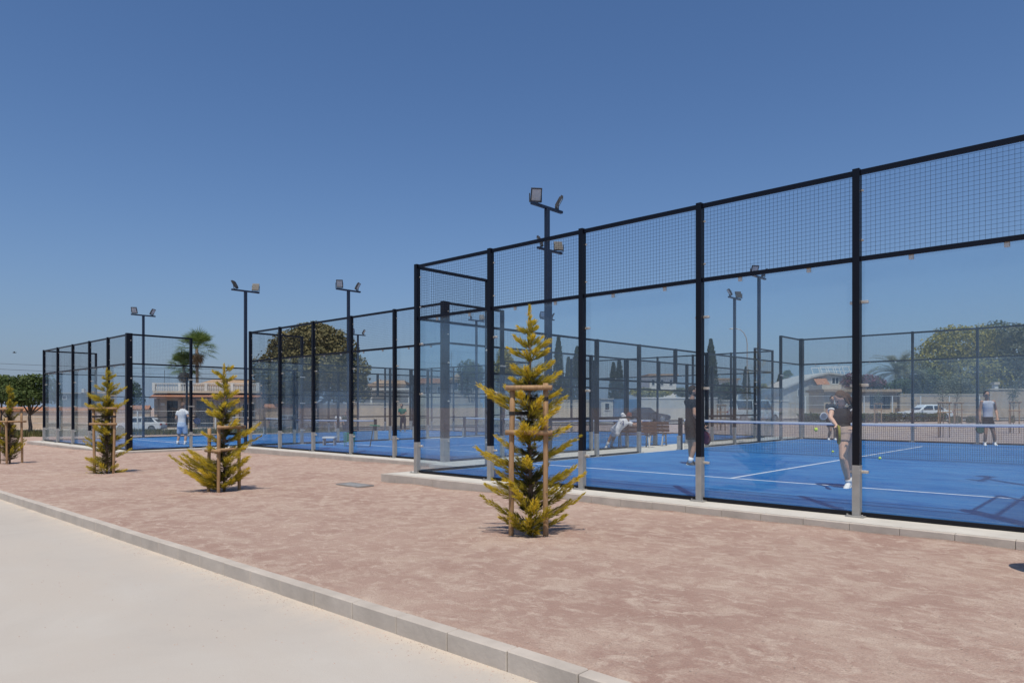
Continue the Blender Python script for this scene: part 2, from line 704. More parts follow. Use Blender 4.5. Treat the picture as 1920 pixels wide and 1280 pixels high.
xs = [-2500, -1200, -600, -300, -180, -130, -100, -85, -72, -62, -54, -46, -40, -35, -31, -28]
xs += list(np.arange(-27, -8, .4)) + list(np.arange(-8, 14, .1)) + [14.5, 16, 20, 28, 40, 60, 100, 200, 500, 1500, 2500]
ys = [-2500, -800, -200, -60, -20, -10, -5.86, -5.815]
ys += list(np.arange(-5.79, -.3, .1)) + list(np.arange(-.3, 3.6, .3)) + list(np.arange(4, 25, 1.5))
ys += [26, 30, 36, 44, 52, 60, 70, 80, 95, 120, 160, 240, 400, 900, 2500]
mb = MB()
nx, ny = len(xs), len(ys)
mb.v = [(x, y, gz(x, y)) for y in ys for x in xs]
mb.f = [(j * nx + i, j * nx + i + 1, (j + 1) * nx + i + 1, (j + 1) * nx + i) for j in range(ny - 1) for i in range(nx - 1)]
obj('ground', mb, M['gravel'], kind='structure', smooth=True)

# concrete path in the foreground
mb = MB()
pxs = [-200, -60, -30, -28] + list(range(-26, 9, 2)) + [12, 20, 40, 120]
pys = [-5.868, -6.2, -7, -9, -13, -25]
mb.v = [(x, y, zg(x, -6) - .112) for y in pys for x in pxs]
n = len(pxs)
mb.f = [((j + 1) * n + i, (j + 1) * n + i + 1, j * n + i + 1, j * n + i) for j in range(len(pys) - 1) for i in range(n - 1)]
obj('path', mb, M['path'], kind='structure', smooth=True)

# edging kerb between path and gravel, one stone every half metre
kroot = bpy.data.objects.new('path_kerb', None)
COL.objects.link(kroot)
kroot['kind'] = 'structure'
stone = cbox(.494, .10, .26, M['kerb'], .006)
x = 12.64
while x > -26:
    o = obj('kerb_stone', stone, None, kroot, (x, -5.82 + rnd.uniform(-.002, .002), zg(x, -6) - .13 + .006 + rnd.uniform(-.0025, .0025)), (rnd.uniform(-.008, .008), -.008 if x < 8 else 0, rnd.uniform(-.002, .002)))
    x -= .5

# loose gravel stones lying on the surface
mb = MB()
r2 = random.Random(3)


def stone_at(x, y, s):
    z = gz(x, y)
    q = [Vector((r2.uniform(.6, 1.2), 0, 0)), Vector((0, r2.uniform(.6, 1.2), 0)), Vector((-r2.uniform(.6, 1.2), 0, 0)), Vector((0, -r2.uniform(.6, 1.2), 0)), Vector((0, 0, r2.uniform(.4, .8))), Vector((0, 0, -.4))]
    a = Matrix.Rotation(r2.uniform(0, 6.28), 3, 'Z')
    mb.add([Vector((x, y, z + s * .2)) + a @ (p * s) for p in q], [(0, 1, 4), (1, 2, 4), (2, 3, 4), (3, 0, 4), (1, 0, 5), (2, 1, 5), (3, 2, 5), (0, 3, 5)])


for i in range(5200):
    t = r2.random() ** 1.6
    d = 3.6 + 12 * t
    px = r2.uniform(-100, 2000)
    p = at(px, d)
    if -5.70 < p.y < -.62 and not in_pad(p.x, p.y):
        stone_at(p.x, p.y, r2.choice([.003, .004, .004, .005, .006, .008]))
for t, (p_, d_, rr) in zip(TREEXY, TREES):
    for i in range(420):
        a, q = r2.uniform(0, 6.28), abs(r2.gauss(.75, .3)) * rr * 1.1
        stone_at(t.x + q * math.cos(a), t.y + q * math.sin(a), r2.choice([.004, .006, .008, .011]))
obj('gravel_stones', mb, M['pebble'], kind='stuff')
# grit and bits blown onto the path, thickest along the kerb
mb = MB()
for i in range(1500):
    px = r2.uniform(-60, 1300)
    p = at(px, 3.2 + 9 * r2.random() ** 1.5)
    y = -5.875 - abs(r2.gauss(0, .10 if i % 3 else 1.2))
    if y < -9:
        continue
    z = zg(p.x, -6) - .112
    s_ = r2.choice([.003, .003, .004, .006])
    a = r2.uniform(0, 6.28)
    c_, d_ = math.cos(a) * s_, math.sin(a) * s_
    mb.add([(p.x - c_, y - d_, z), (p.x + d_, y - c_, z), (p.x + c_, y + d_, z), (p.x - d_, y + c_, z), (p.x, y, z + s_ * .8)], [(0, 1, 4), (1, 2, 4), (2, 3, 4), (3, 0, 4)])
obj('path_grit', mb, M['pebble'], kind='stuff')

# steel drain cover in the gravel
dc = at(652, 12.75)
t = thing('drain_cover', 'small flat grey steel drain cover set in the gravel left of the nearest court corner', 'drain cover', (dc.x, dc.y, zg(dc.x, dc.y) + .004), 0)
mb = MB()
mb.box((-.36, -.02, 0), (.36, .0, .022)).box((-.36, .30, 0), (.36, .32, .022)).box((-.36, 0, 0), (-.34, .30, .022)).box((.34, 0, 0), (.36, .30, .022))
obj('frame', mb, M['galv'], t)
obj('lid', MB().box((-.335, .005, 0), (.335, .295, .016)), M['steelcover'], t)

# ------------------------------------------------------------------ court slabs and turf
for ci, c in enumerate(COURTS):
    s = c['s']
    w, l = 10 * s, 20 * s
    x0, x1 = -MARG['l'], w + MARG['r']
    y0, y1 = -MARG['f'], l + MARG['b']
    root = bpy.data.objects.new('court_slab', None)
    COL.objects.link(root)
    root.location = (c['x'], c['y'], c['z'])
    root['kind'] = 'structure'
    obj('concrete_slab', MB().box((x0 + .08, y0 + .08, -.4), (x1 - .08, y1, 0)), M['slab'], root)
    k = cbox(.496, .08, .40, M['kerb'], .004)
    n = int((x1 - x0) / .5)
    for i in range(n + 1):
        xx = x0 + .25 + .5 * i
        if xx + .25 > x1 + .1:
            break
        obj('kerb_stone', k, None, root, (xx, y0 + .04 + rnd.uniform(-.003, .003), -.202 + rnd.uniform(-.003, .001)))
    k2 = cbox(.08, .496, .40, M['kerb'], .004)
    for i in range(int((y1 - y0) / .5) - 1):
        yy = y0 + .33 + .5 * i
        if ci == 2:
            if i < 12:
                obj('kerb_stone', k2, None, root, (x1 - .04, yy, -.202))
        elif i < 44:
            obj('kerb_stone', k2, None, root, (x0 + .04, yy, -.202))
    obj('court_turf', MB().box((.11, .11, -.05), (w - .11, l - .11, .012)), M['turf'], root)
    sv = 3.05 * s
    for yy in (sv, l - sv):
        obj('court_line', MB().box((.11, yy - .025, .010), (w - .11, yy + .025, .0165)), M['line'], root)
    obj('court_line', MB().box((w / 2 - .025, sv + .03, .010), (w / 2 + .025, l - sv - .03, .0165)), M['line'], root)

# concrete walkways between the courts
for xa, xb, ya, yb, z in ((-2.22, -.43, 2.2, 23.5, -.085), (-15.0, -13.34, 2.3, 21.0, -.185)):
    obj('walkway', MB().box((xa, ya, z - .4), (xb, yb, z)), M['slab'], kind='structure')

# ------------------------------------------------------------------ padel court cages
POSTW, POSTD = .08, .10


def make_post(root, x, y, H, sleeve=True, side=False, thick=False, clamps=True, z0=0):
    w, d = (POSTW, POSTD) if not side else (POSTD, POSTW)
    if thick:
        w, d = .14, .20
    b = .58 if sleeve else z0
    p = obj('post', cbox(w, d, H - b, M['black'], .004), None, root, (x, y, b + (H - b) / 2))
    L0 = b + (H - b) / 2
    if sleeve:
        obj('post_sleeve', cbox(w + .004, d + .004, .60, M['galv'], .004), None, p, (0, 0, .30 - L0))
        key = ('plate', side)
        if key not in CACHE:
            mb = MB().box((-.10, -.11, .001), (.10, .11, .013))
            for sx in (-.08, .08):
                for sy in (-.085, .085):
                    mb.tube((sx, sy, .01), (sx, sy, .034), .011, n=6)
            me = mb.mesh('base_plate')
            me.materials.append(M['galv'])
            CACHE[key] = me
        obj('base_plate', CACHE[key], None, p, (0, 0, -L0))
    if clamps and H > 3.5:
        for z in (3.22, 3.80):
            if side:
                obj('mesh_clip', cbox(.03, .022, .022, M['clamp'], .002), None, p, (.035, d / 2 + .012, z - L0))
            else:
                obj('mesh_clip', cbox(.022, .03, .022, M['clamp'], .002), None, p, (w / 2 + .012, .035, z - L0))
    if clamps:
        for z in (.52, 1.53, 2.5):
            if z > H or z < z0:
                continue
            if side:
                obj('clamp', cbox(.045, .20, .034, M['clamp'], .004), None, p, (0.045, 0, z - L0))
            else:
                obj('clamp', cbox(.20, .045, .034, M['clamp'], .004), None, p, (.012, .045, z - L0))
    return p


def floodlight(root, x, y, dirx, Htop):
    """mast with crossbar and two aimed floodlights"""
    obj('pole', cbox(.10, .10, Htop - .03, M['mast'], .006), None, root, (0, 0, (Htop - .03) / 2))
    obj('crossbar', cbox(.08, 1.12, .06, M['mast'], .005), None, root, (0, 0, Htop))
    obj('base_plate', cbox(.26, .26, .015, M['galv'], .003), None, root, (0, 0, .0085))
    for sy in (-1, 1):
        aim = Vector((dirx * .72, sy * .60, -.52)).normalized()
        q = aim.to_track_quat('Z', 'Y')
        # lamp local: lens on +Z
        key = 'lamp'
        if key not in CACHE:
            mb = MB().box((-.127, -.155, -.025), (.127, .155, .02))
            for i in range(7):
                xx = -.10 + .033 * i
                mb.box((xx - .005, -.11, -.045), (xx + .005, .11, -.026))
            mb.box((-.127, -.155, .021), (.127, -.133, .032)).box((-.127, .133, .021), (.127, .155, .032))
            mb.box((-.127, -.132, .021), (-.108, .132, .032)).box((.108, -.132, .021), (.127, .132, .032))
            me = mb.mesh('floodlight_housing')
            me.materials.append(M['lampbody'])
            CACHE[key] = me
            me2 = MB().box((-.106, -.130, .021), (.106, .130, .026)).mesh('lens')
            me2.materials.append(M['lens'])
            CACHE['lens'] = me2
        e = obj('floodlight', CACHE['lamp'], None, root, (dirx * .02, sy * .42, Htop + .21))
        # keep lamp upright: build rotation from aim with horizontal x axis
        zax = aim
        xax = Vector((0, 0, 1)).cross(zax).normalized()
        yax = zax.cross(xax)
        e.rotation_euler = Matrix((xax, yax, zax)).transposed().to_euler()
        obj('lens', CACHE['lens'], None, e)
        br = MB()
        c = Vector((0, sy * .42, Htop))
        off = xax * .138
        br.bar(c + off + Vector((0, 0, .045)), c + off + Vector((0, 0, .25)), .03, .006)
        br.bar(c - off + Vector((0, 0, .045)), c - off + Vector((0, 0, .25)), .03, .006)
        br.bar(c - off + Vector((0, 0, .04)), c + off + Vector((0, 0, .04)), .03, .008)
        obj('bracket', br, M['lampbody'], root)


CLABEL = ['nearest and largest padel court cage, tall glass panes between black posts',
          'middle padel court cage with glass walls, set back behind the nearest one',
          'far left padel court cage with glass walls and thick black corner post']
CNAME = ['nearest', 'middle', 'far left']


def make_cage(ci):
    c = COURTS[ci]
    s = c['s']
    root = thing('padel_cage', CLABEL[ci], 'padel court', (c['x'], c['y'], c['z']), 0, 'padel court cages')
    P = 2.0 * s
    W, L = 10 * s, 20 * s
    T = 4.03
    rail = M['black']

    def hrail(x0, x1, y, z, sz=.05, nm='rail'):
        obj(nm, cbox(x1 - x0, .04, sz, rail, .003), None, root, ((x0 + x1) / 2, y, z))

    def vrail(x, y0, y1, z, sz=.05, nm='rail'):
        obj(nm, cbox(.04, y1 - y0, sz, rail, .003), None, root, (x, (y0 + y1) / 2, z))
    # end walls
    for end in (0, 1):
        yw = 0 if end == 0 else L
        yin = .055 if end == 0 else -.055
        for i in range(6):
            thick = (end == 0 and i == 5) or (end == 1 and i == 0)
            make_post(root, i * P, yw, T + .02, thick=thick, sleeve=not (ci == 2 and thick and end == 0))
        for i in range(5):
            xa, xb = i * P, (i + 1) * P
            h = POSTW / 2
            hrail(xa + h, xb - h, yw, T - .025, .06)
            hrail(xa + h, xb - h, yw, 3.0, .055)
            hrail(xa + h, xb - h, yw + yin * .4, .028, .05, 'bottom_channel')
            obj('glass_pane', cbox(P - .018, .012, 2.92, M['glass']), None, root, ((xa + xb) / 2, yw + yin + (.008 if end == 0 else -.008), .055 + 1.46))
            obj('wire_mesh', cwire(P - .08, .93, .05, .0034, M['wire']), None, root, ((xa + xb) / 2, yw + yin * .5, 3.035), kind='stuff')
            for q in (.28, .72):
                obj('glass_clip', cbox(.05, .03, .06, M['clamp'], .004), None, root, (xa + P * q, yw + yin * .5, 2.955))
    # side walls
    for sd in (0, 1):
        xw = -.05 if sd == 0 else W + .05
        xin = .05 if sd == 0 else -.05
        for j in range(1, 10):
            y = j * P
            H = T if j in (1, 9) else 3.03
            if j in (2, 8) and not (ci == 0 and sd == 1 and j == 8):
                continue
            if j == 5:
                make_post(root, xw, y, H, sleeve=False, side=True, clamps=False, z0=2.0)
            else:
                make_post(root, xw, y, H, side=True, clamps=j in (1, 2, 8, 9))
        for j in range(10):
            ya, yb = j * P + .045, (j + 1) * P - .045
            ym = (ya + yb) / 2
            vrail(xw, ya, yb, 3.0)
            g = None
            if j in (0, 9):
                vrail(xw, ya, yb, T - .025, .06)
                g = 2.92
                mz, mh = 3.035, .93
            elif j in (1, 8):
                vrail(xw, ya, yb, 2.0)
                g = 1.93
                mz, mh = 2.03, .94
            elif j in (4, 5):
                vrail(xw, ya, yb, 2.0)
                mz, mh = 2.03, .94
            else:
                vrail(xw, ya, yb, 2.0)
                vrail(xw, ya, yb, 1.0)
                mz, mh = .06, 2.91
            if j not in (4, 5):
                vrail(xw, ya, yb, .028, .05, 'bottom_channel')
            if g:
                obj('glass_pane', cbox(.012, P - .018, g, M['glass']), None, root, (xw + xin + (.008 if sd == 0 else -.008), ym, .055 + g / 2))
            obj('wire_mesh', cwire(P - .08, mh, .05, .0034, M['wire']), None, root, (xw + xin * .5, ym, mz), (0, 0, R(90)), kind='stuff')
        # floodlight masts outside the side wall
        for j in (2, 8):
            side = 'left' if sd == 0 else 'right'
            mx = c['x'] + xw
            my = c['y'] + j * P
            lab = 'floodlight mast beside the %s court, on its %s side near its %s end' % (CNAME[ci], side, 'front' if j == 2 else 'back')
            if not (ci == 0 and sd == 1 and j == 8):
                m = thing('floodlight_mast', lab, 'floodlight mast', (mx, my, c['z']), 0, 'floodlight masts of the courts')
                floodlight(m, 0, 0, 1 if sd == 0 else -1, 6.0)
    # net
    nt_ = thing('padel_net', 'black padel net with white top band across the %s court' % CNAME[ci], 'net', (c['x'], c['y'] + L / 2, c['z'] + .012), 0, 'padel nets')
    hw = W - .5
    obj('net_mesh', cwire(hw, .80, .045, .0062, M['netcord']), None, nt_, (W / 2, 0, .03), kind='stuff')
    mb = MB()
    N = 24
    for i in range(N):
        xa, xb = .25 + hw * i / N, .25 + hw * (i + 1) / N
        za = .88 - .04 * math.sin(math.pi * i / N)
        zb = .88 - .04 * math.sin(math.pi * (i + 1) / N)
        mb.add([(xa, -.012, za - .03), (xb, -.012, zb - .03), (xb, -.012, zb + .03), (xa, -.012, za + .03), (xa, .012, za - .03), (xb, .012, zb - .03), (xb, .012, zb + .03), (xa, .012, za + .03)],
               [(0, 1, 2, 3), (5, 4, 7, 6), (3, 2, 6, 7), (1, 0, 4, 5)])
    obj('top_band', mb, M['band'], nt_)
    mb = MB()
    for i in range(N):
        xa, xb = .25 + hw * i / N, .25 + hw * (i + 1) / N
        za = .855 - .04 * math.sin(math.pi * i / N)
        zb = .855 - .04 * math.sin(math.pi * (i + 1) / N)
        mb.add([(xa, -.0145, za - .011), (xb, -.0145, zb - .011), (xb, -.0145, zb + .011), (xa, -.0145, za + .011)], [(0, 1, 2, 3)])
    obj('band_stripe', mb, M['bandblue'], nt_)
    for xx in (.12, W - .12):
        p = obj('net_post', cbox(.10, .10, .95, M['black'], .006), None, nt_, (xx, 0, .475))
        obj('net_post_base', cbox(.12, .14, .42, M['galv'], .006), None, p, (-.02 if xx < 1 else .02, 0, -.265))


for ci in range(3):
    make_cage(ci)

# ------------------------------------------------------------------ staked golden cypresses by the path
def plume(mb, b, t, r2, wid=.09, dens=1.0, tipcol=1.0):
    """feathery branch from b to t made of many small needle sprays"""
    b, t = Vector(b), Vector(t)
    d = t - b
    L = d.length
    if L < .03:
        return
    a = d.normalized()
    up = Vector((0, 0, 1))
    side = a.cross(up)
    side = side.normalized() if side.length > .1 else Vector((1, 0, 0))
    nrm = side.cross(a).normalized()
    n = int((22 + L * 130) * dens)
    sag = -.06 * L
    for i in range(n):
        f = .08 + .92 * r2.random() ** .9
        p = b + d * f + up * (sag * 4 * f * (1 - f))
        w = wid * 1.28 * min(1, f / .22) ** .6 * (1.02 - f) ** .5
        ang = r2.uniform(0, 6.283)
        out = side * math.cos(ang) + nrm * (math.sin(ang) * .7)
        p2 = p + out * (w * .42 * r2.random())
        sd = (a * r2.uniform(.9, 1.3) + out * r2.uniform(.15, .62) + up * .12).normalized()
        sl_ = w * r2.uniform(.6, 1.0) + .028
        q = sd.orthogonal().normalized()
        q2 = sd.cross(q)
        tv = min(1, max(0, (f - .06) * 1.3)) * tipcol
        for k in range(5):
            e = r2.uniform(0, 6.283)
            o = (q * math.cos(e) + q2 * math.sin(e))
            s0 = p2 + sd * (sl_ * r2.uniform(0, .45))
            s1 = s0 + (sd + o * r2.uniform(.1, .42)).normalized() * (sl_ * r2.uniform(.5, .9))
            wv = o.cross(sd).normalized() * r2.uniform(.0028, .0052)
            bI = len(mb.v)
            mb.v += [tuple(s0 - wv), tuple(s0 + wv), tuple(s1)]
            mb.f.append((bI, bI + 1, bI + 2))
            c = min(1, max(0, tv * r2.uniform(.65, 1.3) + r2.uniform(-.10, .12)))
            mb.att += [c * .8, c * .8, c]


def cypress_young(label, px, d, H, tips, maxr, nrand, seed, dens=1.0, tipcol=1.0, top=True, twigs=60, zlo=.06, brown=.2, wmul=1.0):
    r2 = random.Random(seed)
    g = at(px, d)
    zb = gz(g.x, g.y)
    root = thing('young_cypress', label, 'young tree', (g.x, g.y, zb - .01), YAW, 'staked young cypresses beside the path')
    tr = MB()
    pts = [(0, 0, -.05), (.01, .01, H * .25), (-.012, -.008, H * .5), (.008, .004, H * .75), (0, 0, H * .96)]
    tr.path(pts, [.026, .022, .016, .010, .003], 8)
    obj('trunk', tr, M['bark'], root, smooth=True)
    tw = MB()
    mb = MB()
    inner = MB()
    k = d / FPX

    def trunk_at(z):
        return Vector((.01 * math.sin(z * 4), .006 * math.cos(z * 3), z))
    allt = []
    for (tx, tz, ty, wid) in tips:
        t = Vector((tx, ty, tz))
        rr = math.hypot(tx, ty)
        zb_ = max(.05, tz - rr * r2.uniform(.35, .6) - .02)
        allt.append((trunk_at(zb_), t, wid))
    for i in range(nrand):
        z = H * (zlo + (.94 - zlo) * r2.random())
        f = 1 - z / H
        L = maxr * (f ** .75) * r2.uniform(.45, 1.0) + .05
        a = r2.uniform(0, 6.283)
        el = r2.uniform(.25, .75) + .5 * (1 - f)
        t = trunk_at(z) + Vector((math.cos(a) * L * math.cos(el), math.sin(a) * L * math.cos(el), L * math.sin(el)))
        if t.z < H * .985:
            allt.append((trunk_at(z), t, r2.uniform(.06, .095)))
    for b, t, w in allt:
        plume(mb, b, t, r2, w * wmul, dens, tipcol * (r2.uniform(.5, 1.1) if b.z < H * .35 else r2.uniform(.8, 1.1)))
        tw.path([b, b.lerp(t, .5) + Vector((0, 0, -.02 * (t - b).length)), b.lerp(t, .88)], [.007, .0045, .0015], 5)
    if top:
        plume(mb, (0, 0, H * .80), (0.0, 0, H), r2, .055, dens * 1.6, tipcol)
    for i in range(twigs):
        z = H * r2.uniform(.05, .7)
        a = r2.uniform(0, 6.283)
        L = maxr * (1 - z / H) * r2.uniform(.25, .6)
        b = trunk_at(z)
        t = b + Vector((math.cos(a) * L, math.sin(a) * L, L * r2.uniform(-.1, .7)))
        tw.path([b, b.lerp(t, .6) + Vector((0, 0, -.015)), t], [.005, .0035, .0015], 4)
        for q in range(3):
            c = b.lerp(t, r2.uniform(.3, .9))
            tw.path([c, c + Vector((r2.gauss(0, .05), r2.gauss(0, .05), r2.uniform(-.02, .09)))], [.0025, .001], 3)
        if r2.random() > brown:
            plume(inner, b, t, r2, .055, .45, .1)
    obj('twigs', tw, M['bark'], root)
    obj('foliage', mb, M['conifer'], root, kind='stuff')
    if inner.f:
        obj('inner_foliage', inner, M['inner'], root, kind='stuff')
    return root


def stake_frame(label, px, d, posts, bars, straps=(), seed=1, rad=.029, group='wooden stake frames of the cypresses'):
    """posts: (dx, dy, height, lean) local metres; bars: (i, j, z); straps: (i, z)"""
    r2 = random.Random(seed)
    g = at(px, d)
    zb = gz(g.x, g.y)
    root = thing('stake_frame', label, 'tree stake', (g.x, g.y, zb), YAW, group)
    tops = []
    for dx, dy, h, lean in posts:
        p0, p1 = Vector((dx, dy, -.15)), Vector((dx + lean, dy, h))
        mb = MB()
        n = 6
        mb.path([p0.lerp(p1, i / n) + Vector((r2.uniform(-.003, .003), r2.uniform(-.003, .003), 0)) for i in range(n + 1)], [rad * r2.uniform(.95, 1.05) for i in range(n + 1)], 10)
        obj('post', mb, M['stake'], root, smooth=True)
        tops.append((p0, p1, h))

    def pp(i, z):
        p0, p1, h = tops[i]
        return p0.lerp(p1, (z + .15) / (h + .15))
    for i, j, z in bars:
        a, b = pp(i, z), pp(j, z)
        e = (b - a).normalized()
        off = Vector((0, -.045, 0))
        if abs(e.y) > .8:
            off = Vector((.045, 0, 0))
        mb = MB().path([a - e * .07 + off, a.lerp(b, .5) + off, b + e * .07 + off], [rad * .95] * 3, 10)
        obj('crossbar', mb, M['stake'], root, smooth=True)
    for i, z in straps:
        a = pp(i, z)
        t = Vector((.01, 0, z))
        mb = MB().bar(a + Vector((0, -.034, 0)), t + Vector((0, -.02, 0)), .004, .04).bar(a + Vector((0, .034, 0)), t + Vector((0, .02, 0)), .004, .04)
        mb.tube(a - Vector((0, 0, .02)), a + Vector((0, 0, .02)), rad + .004, n=12)
        obj('strap', mb, M['strap'], root)
    return root


# nearest tree: plume tips read off the branches (x to the right, z up, y away)
k = 7.72 / FPX


def tp(px, py, dy, w=.09, px0=993, py0=1003, kk=k):
    return ((px - px0) * kk, (py0 - py) * kk, dy, w)


tips = [tp(971, 612, 0, .06), tp(954, 650, .05, .08), tp(966, 630, -.1, .07), tp(962, 686, -.05, .10), tp(948, 724, -.05, .10), tp(958, 706, .1, .09), tp(897, 720, .0, .10), tp(912, 735, .03, .09),
        tp(930, 816, -.05, .09), tp(893, 836, -.05, .10), tp(912, 846, -.0, .10), tp(930, 880, .05, .09), tp(910, 905, -.05, .10), tp(905, 926, -.1, .10), tp(936, 962, -.1, .07), tp(925, 900, .15, .10),
        tp(1006, 612, 0, .06), tp(1016, 630, .05, .07), tp(1031, 636, 0, .08), tp(1028, 653, .1, .08), tp(1036, 678, 0, .10), tp(1048, 698, -.05, .12), tp(1030, 705, .1, .10), tp(1050, 730, .0, .09), tp(1063, 742, .05, .10),
        tp(1045, 764, -.1, .11), tp(1066, 798, 0, .12), tp(1088, 816, .02, .09), tp(1070, 826, .05, .10), tp(1078, 873, .0, .13), tp(1062, 880, -.1, .13), tp(1096, 884, -.05, .08), tp(1072, 914, .1, .11), tp(1095, 924, 0, .07), tp(1060, 962, -.05, .09), tp(1070, 940, .15, .09),
        tp(985, 690, -.25, .11), tp(1012, 745, -.32, .12), tp(975, 735, -.30, .12), tp(1024, 778, -.36, .14), tp(1000, 800, -.34, .13), tp(980, 790, -.40, .13), tp(972, 805, -.33, .12), tp(985, 850, -.42, .11),
        tp(965, 905, -.45, .13), tp(1000, 925, -.50, .14), tp(990, 960, -.42, .14), tp(1025, 940, -.45, .13), tp(955, 950, -.4, .12), tp(1005, 985, -.3, .10), tp(945, 890, -.3, .11), tp(1040, 905, -.3, .12),
        tp(985, 660, -.15, .10), tp(1005, 655, -.18, .10), tp(998, 630, -.10, .08), tp(988, 640, .12, .08), tp(1010, 690, -.2, .10), tp(978, 710, .25, .10), tp(1020, 760, .3, .10), tp(970, 860, .35, .10), tp(1030, 870, .4, .10), tp(1000, 900, .45, .1)]
cypress_young('tallest golden young cypress, nearest to the front, with feathery yellow branches', 993, 7.72, 2.53, tips, .36, 6, 11, dens=1.05, twigs=190, brown=.45)
stake_frame('two post wooden stake frame around the tallest golden cypress', 993, 7.72,
            [(-.205, -.16, 1.64, .012), (.168, -.23, 1.67, -.004)], [(0, 1, 1.62), (0, 1, 1.14)], [(0, 1.345), (1, 1.50)], 3)

k = 12.05 / FPX
T3 = lambda px, py, dy, w=.1: tp(px, py, dy, w, 420, 918, k)
tips = [T3(400, 690, 0, .07), T3(436, 682, 0, .07), T3(405, 712, .05, .07), T3(440, 700, 0, .07), T3(400, 735, 0, .08), T3(445, 728, 0, .09), T3(380, 742, 0, .09), T3(396, 765, -.1, .11), T3(445, 745, 0, .10), T3(452, 760, 0, .1),
        T3(430, 752, -.2, .12), T3(415, 765, -.25, .12), T3(487, 788, 0, .09), T3(470, 800, .1, .10), T3(450, 782, -.1, .12), T3(385, 806, -.1, .10), T3(400, 832, -.2, .11), T3(485, 812, .1, .06),
        T3(322, 846, -.1, .09), T3(340, 850, -.05, .10), T3(352, 845, -.15, .12), T3(365, 838, -.2, .13), T3(378, 848, -.3, .13), T3(345, 868, -.2, .11), T3(372, 878, -.35, .12), T3(385, 890, -.3, .11), T3(400, 855, -.4, .13), T3(395, 870, -.45, .12),
        T3(462, 830, 0, .12), T3(468, 850, 0, .12), T3(455, 842, -.2, .13), T3(465, 872, 0, .12), T3(450, 868, -.25, .12), T3(462, 880, .1, .10), T3(446, 890, -.2, .10), T3(440, 850, -.3, .12), T3(430, 900, -.2, .09), T3(405, 895, -.3, .1), T3(350, 855, .1, .1), T3(370, 860, .2, .1)]
cypress_young('golden young cypress with a long low branch sweeping left, second from the front', 420, 12.05, 2.21, tips, .34, 8, 21, dens=.95, twigs=200, brown=.5, wmul=1.25)
stake_frame('three post wooden stake frame around the cypress with the sweeping low branch', 420, 12.05,
            [(-.25, -.05, 1.10, .02), (0, -.22, 1.16, 0), (.22, .12, 1.18, -.01)], [(1, 2, 1.12), (0, 1, .72), (1, 2, .74)], [(2, 1.0)], 5)

k = 15.75 / FPX
T2 = lambda px, py, dy, w=.1: tp(px, py, dy, w, 200, 881, k)
tips = [T2(195, 700, 0, .07), T2(215, 695, 0, .07), T2(180, 715, 0, .08), T2(222, 712, 0, .08), T2(166, 730, 0, .10), T2(236, 718, 0, .09), T2(160, 748, 0, .08), T2(238, 742, 0, .1), T2(185, 735, -.2, .12), T2(210, 735, -.2, .12), T2(225, 752, -.1, .12), T2(178, 752, -.1, .12), T2(200, 750, -.3, .12),
        T2(160, 810, 0, .08), T2(152, 818, .1, .08), T2(248, 812, 0, .07), T2(246, 832, 0, .07), T2(168, 850, -.1, .12), T2(175, 865, -.2, .12), T2(162, 878, 0, .07), T2(236, 872, 0, .09), T2(225, 862, -.1, .1), T2(185, 850, -.3, .12), T2(205, 860, -.3, .12), T2(210, 800, -.2, .11), T2(192, 790, -.25, .11), T2(230, 805, .1, .1)]
cypress_young('sparse greenish young cypress behind two light crossbars, third from the front', 200, 15.75, 2.39, tips, .38, 30, 31, dens=.85, tipcol=.75, twigs=420, brown=.75, wmul=1.4)
stake_frame('three post wooden stake frame around the sparse greenish cypress', 200, 15.75,
            [(-.22, -.08, 1.50, -.03), (.20, -.08, 1.50, .03), (0, .22, 1.5, 0)], [(0, 1, 1.48), (0, 1, 1.13)], [(0, 1.30), (1, 1.30)], 7)

cypress_young('brownish thin young cypress at the left edge, furthest along the path', 18, 19.0, 2.15, [], .52, 40, 41, dens=.8, tipcol=.62, twigs=460, brown=.8, wmul=1.3)
stake_frame('three post wooden stake frame around the brownish cypress at the left edge', 18, 19.0,
            [(-.20, -.1, 1.52, 0), (.06, -.18, 1.30, -.02), (.26, .12, 1.52, -.02)], [(0, 2, 1.50), (0, 1, 1.16), (1, 2, 1.16)], [(1, 1.30)], 9)

# ------------------------------------------------------------------ far setting: roads, pavements
def sheet(name, pa, pb, da, db, m, dz, n=24, nd=4, kind='structure'):
    mb = MB()
    for j in range(nd + 1):
        d = da + (db - da) * j / nd
        for i in range(n + 1):
            p = at(pa + (pb - pa) * i / n, d)
            mb.v.append((p.x, p.y, zg(p.x, p.y) + dz))
    w = n + 1
    mb.f = [(j * w + i, j * w + i + 1, (j + 1) * w + i + 1, (j + 1) * w + i) for j in range(nd) for i in range(n)]
    return obj(name, mb, m, kind=kind)


sheet('pavement', -900, 3400, 60.0, 62.6, M['pavement'], .12, 90)
sheet('road', -900, 3400, 62.6, 76.0, M['asphalt'], .045, 90)
sheet('pavement', -900, 3400, 76.0, 110, M['pavement'], .14, 90)

# verge grass between gravel and street
mb = MB()
r2 = random.Random(17)


def tuft(p, z, h):
    for q in range(3):
        a = r2.uniform(0, 3.14)
        l = r2.uniform(.5, 1.2) * h
        dx, dy = math.cos(a) * .05, math.sin(a) * .05
        ox, oy = r2.uniform(-.12, .12), r2.uniform(-.12, .12)
        mb.add([(p.x + ox - dx, p.y + oy - dy, z), (p.x + ox + dx, p.y + oy + dy, z), (p.x + ox + r2.uniform(-.08, .08), p.y + oy + r2.uniform(-.08, .08), z + l)], [(0, 1, 2)])


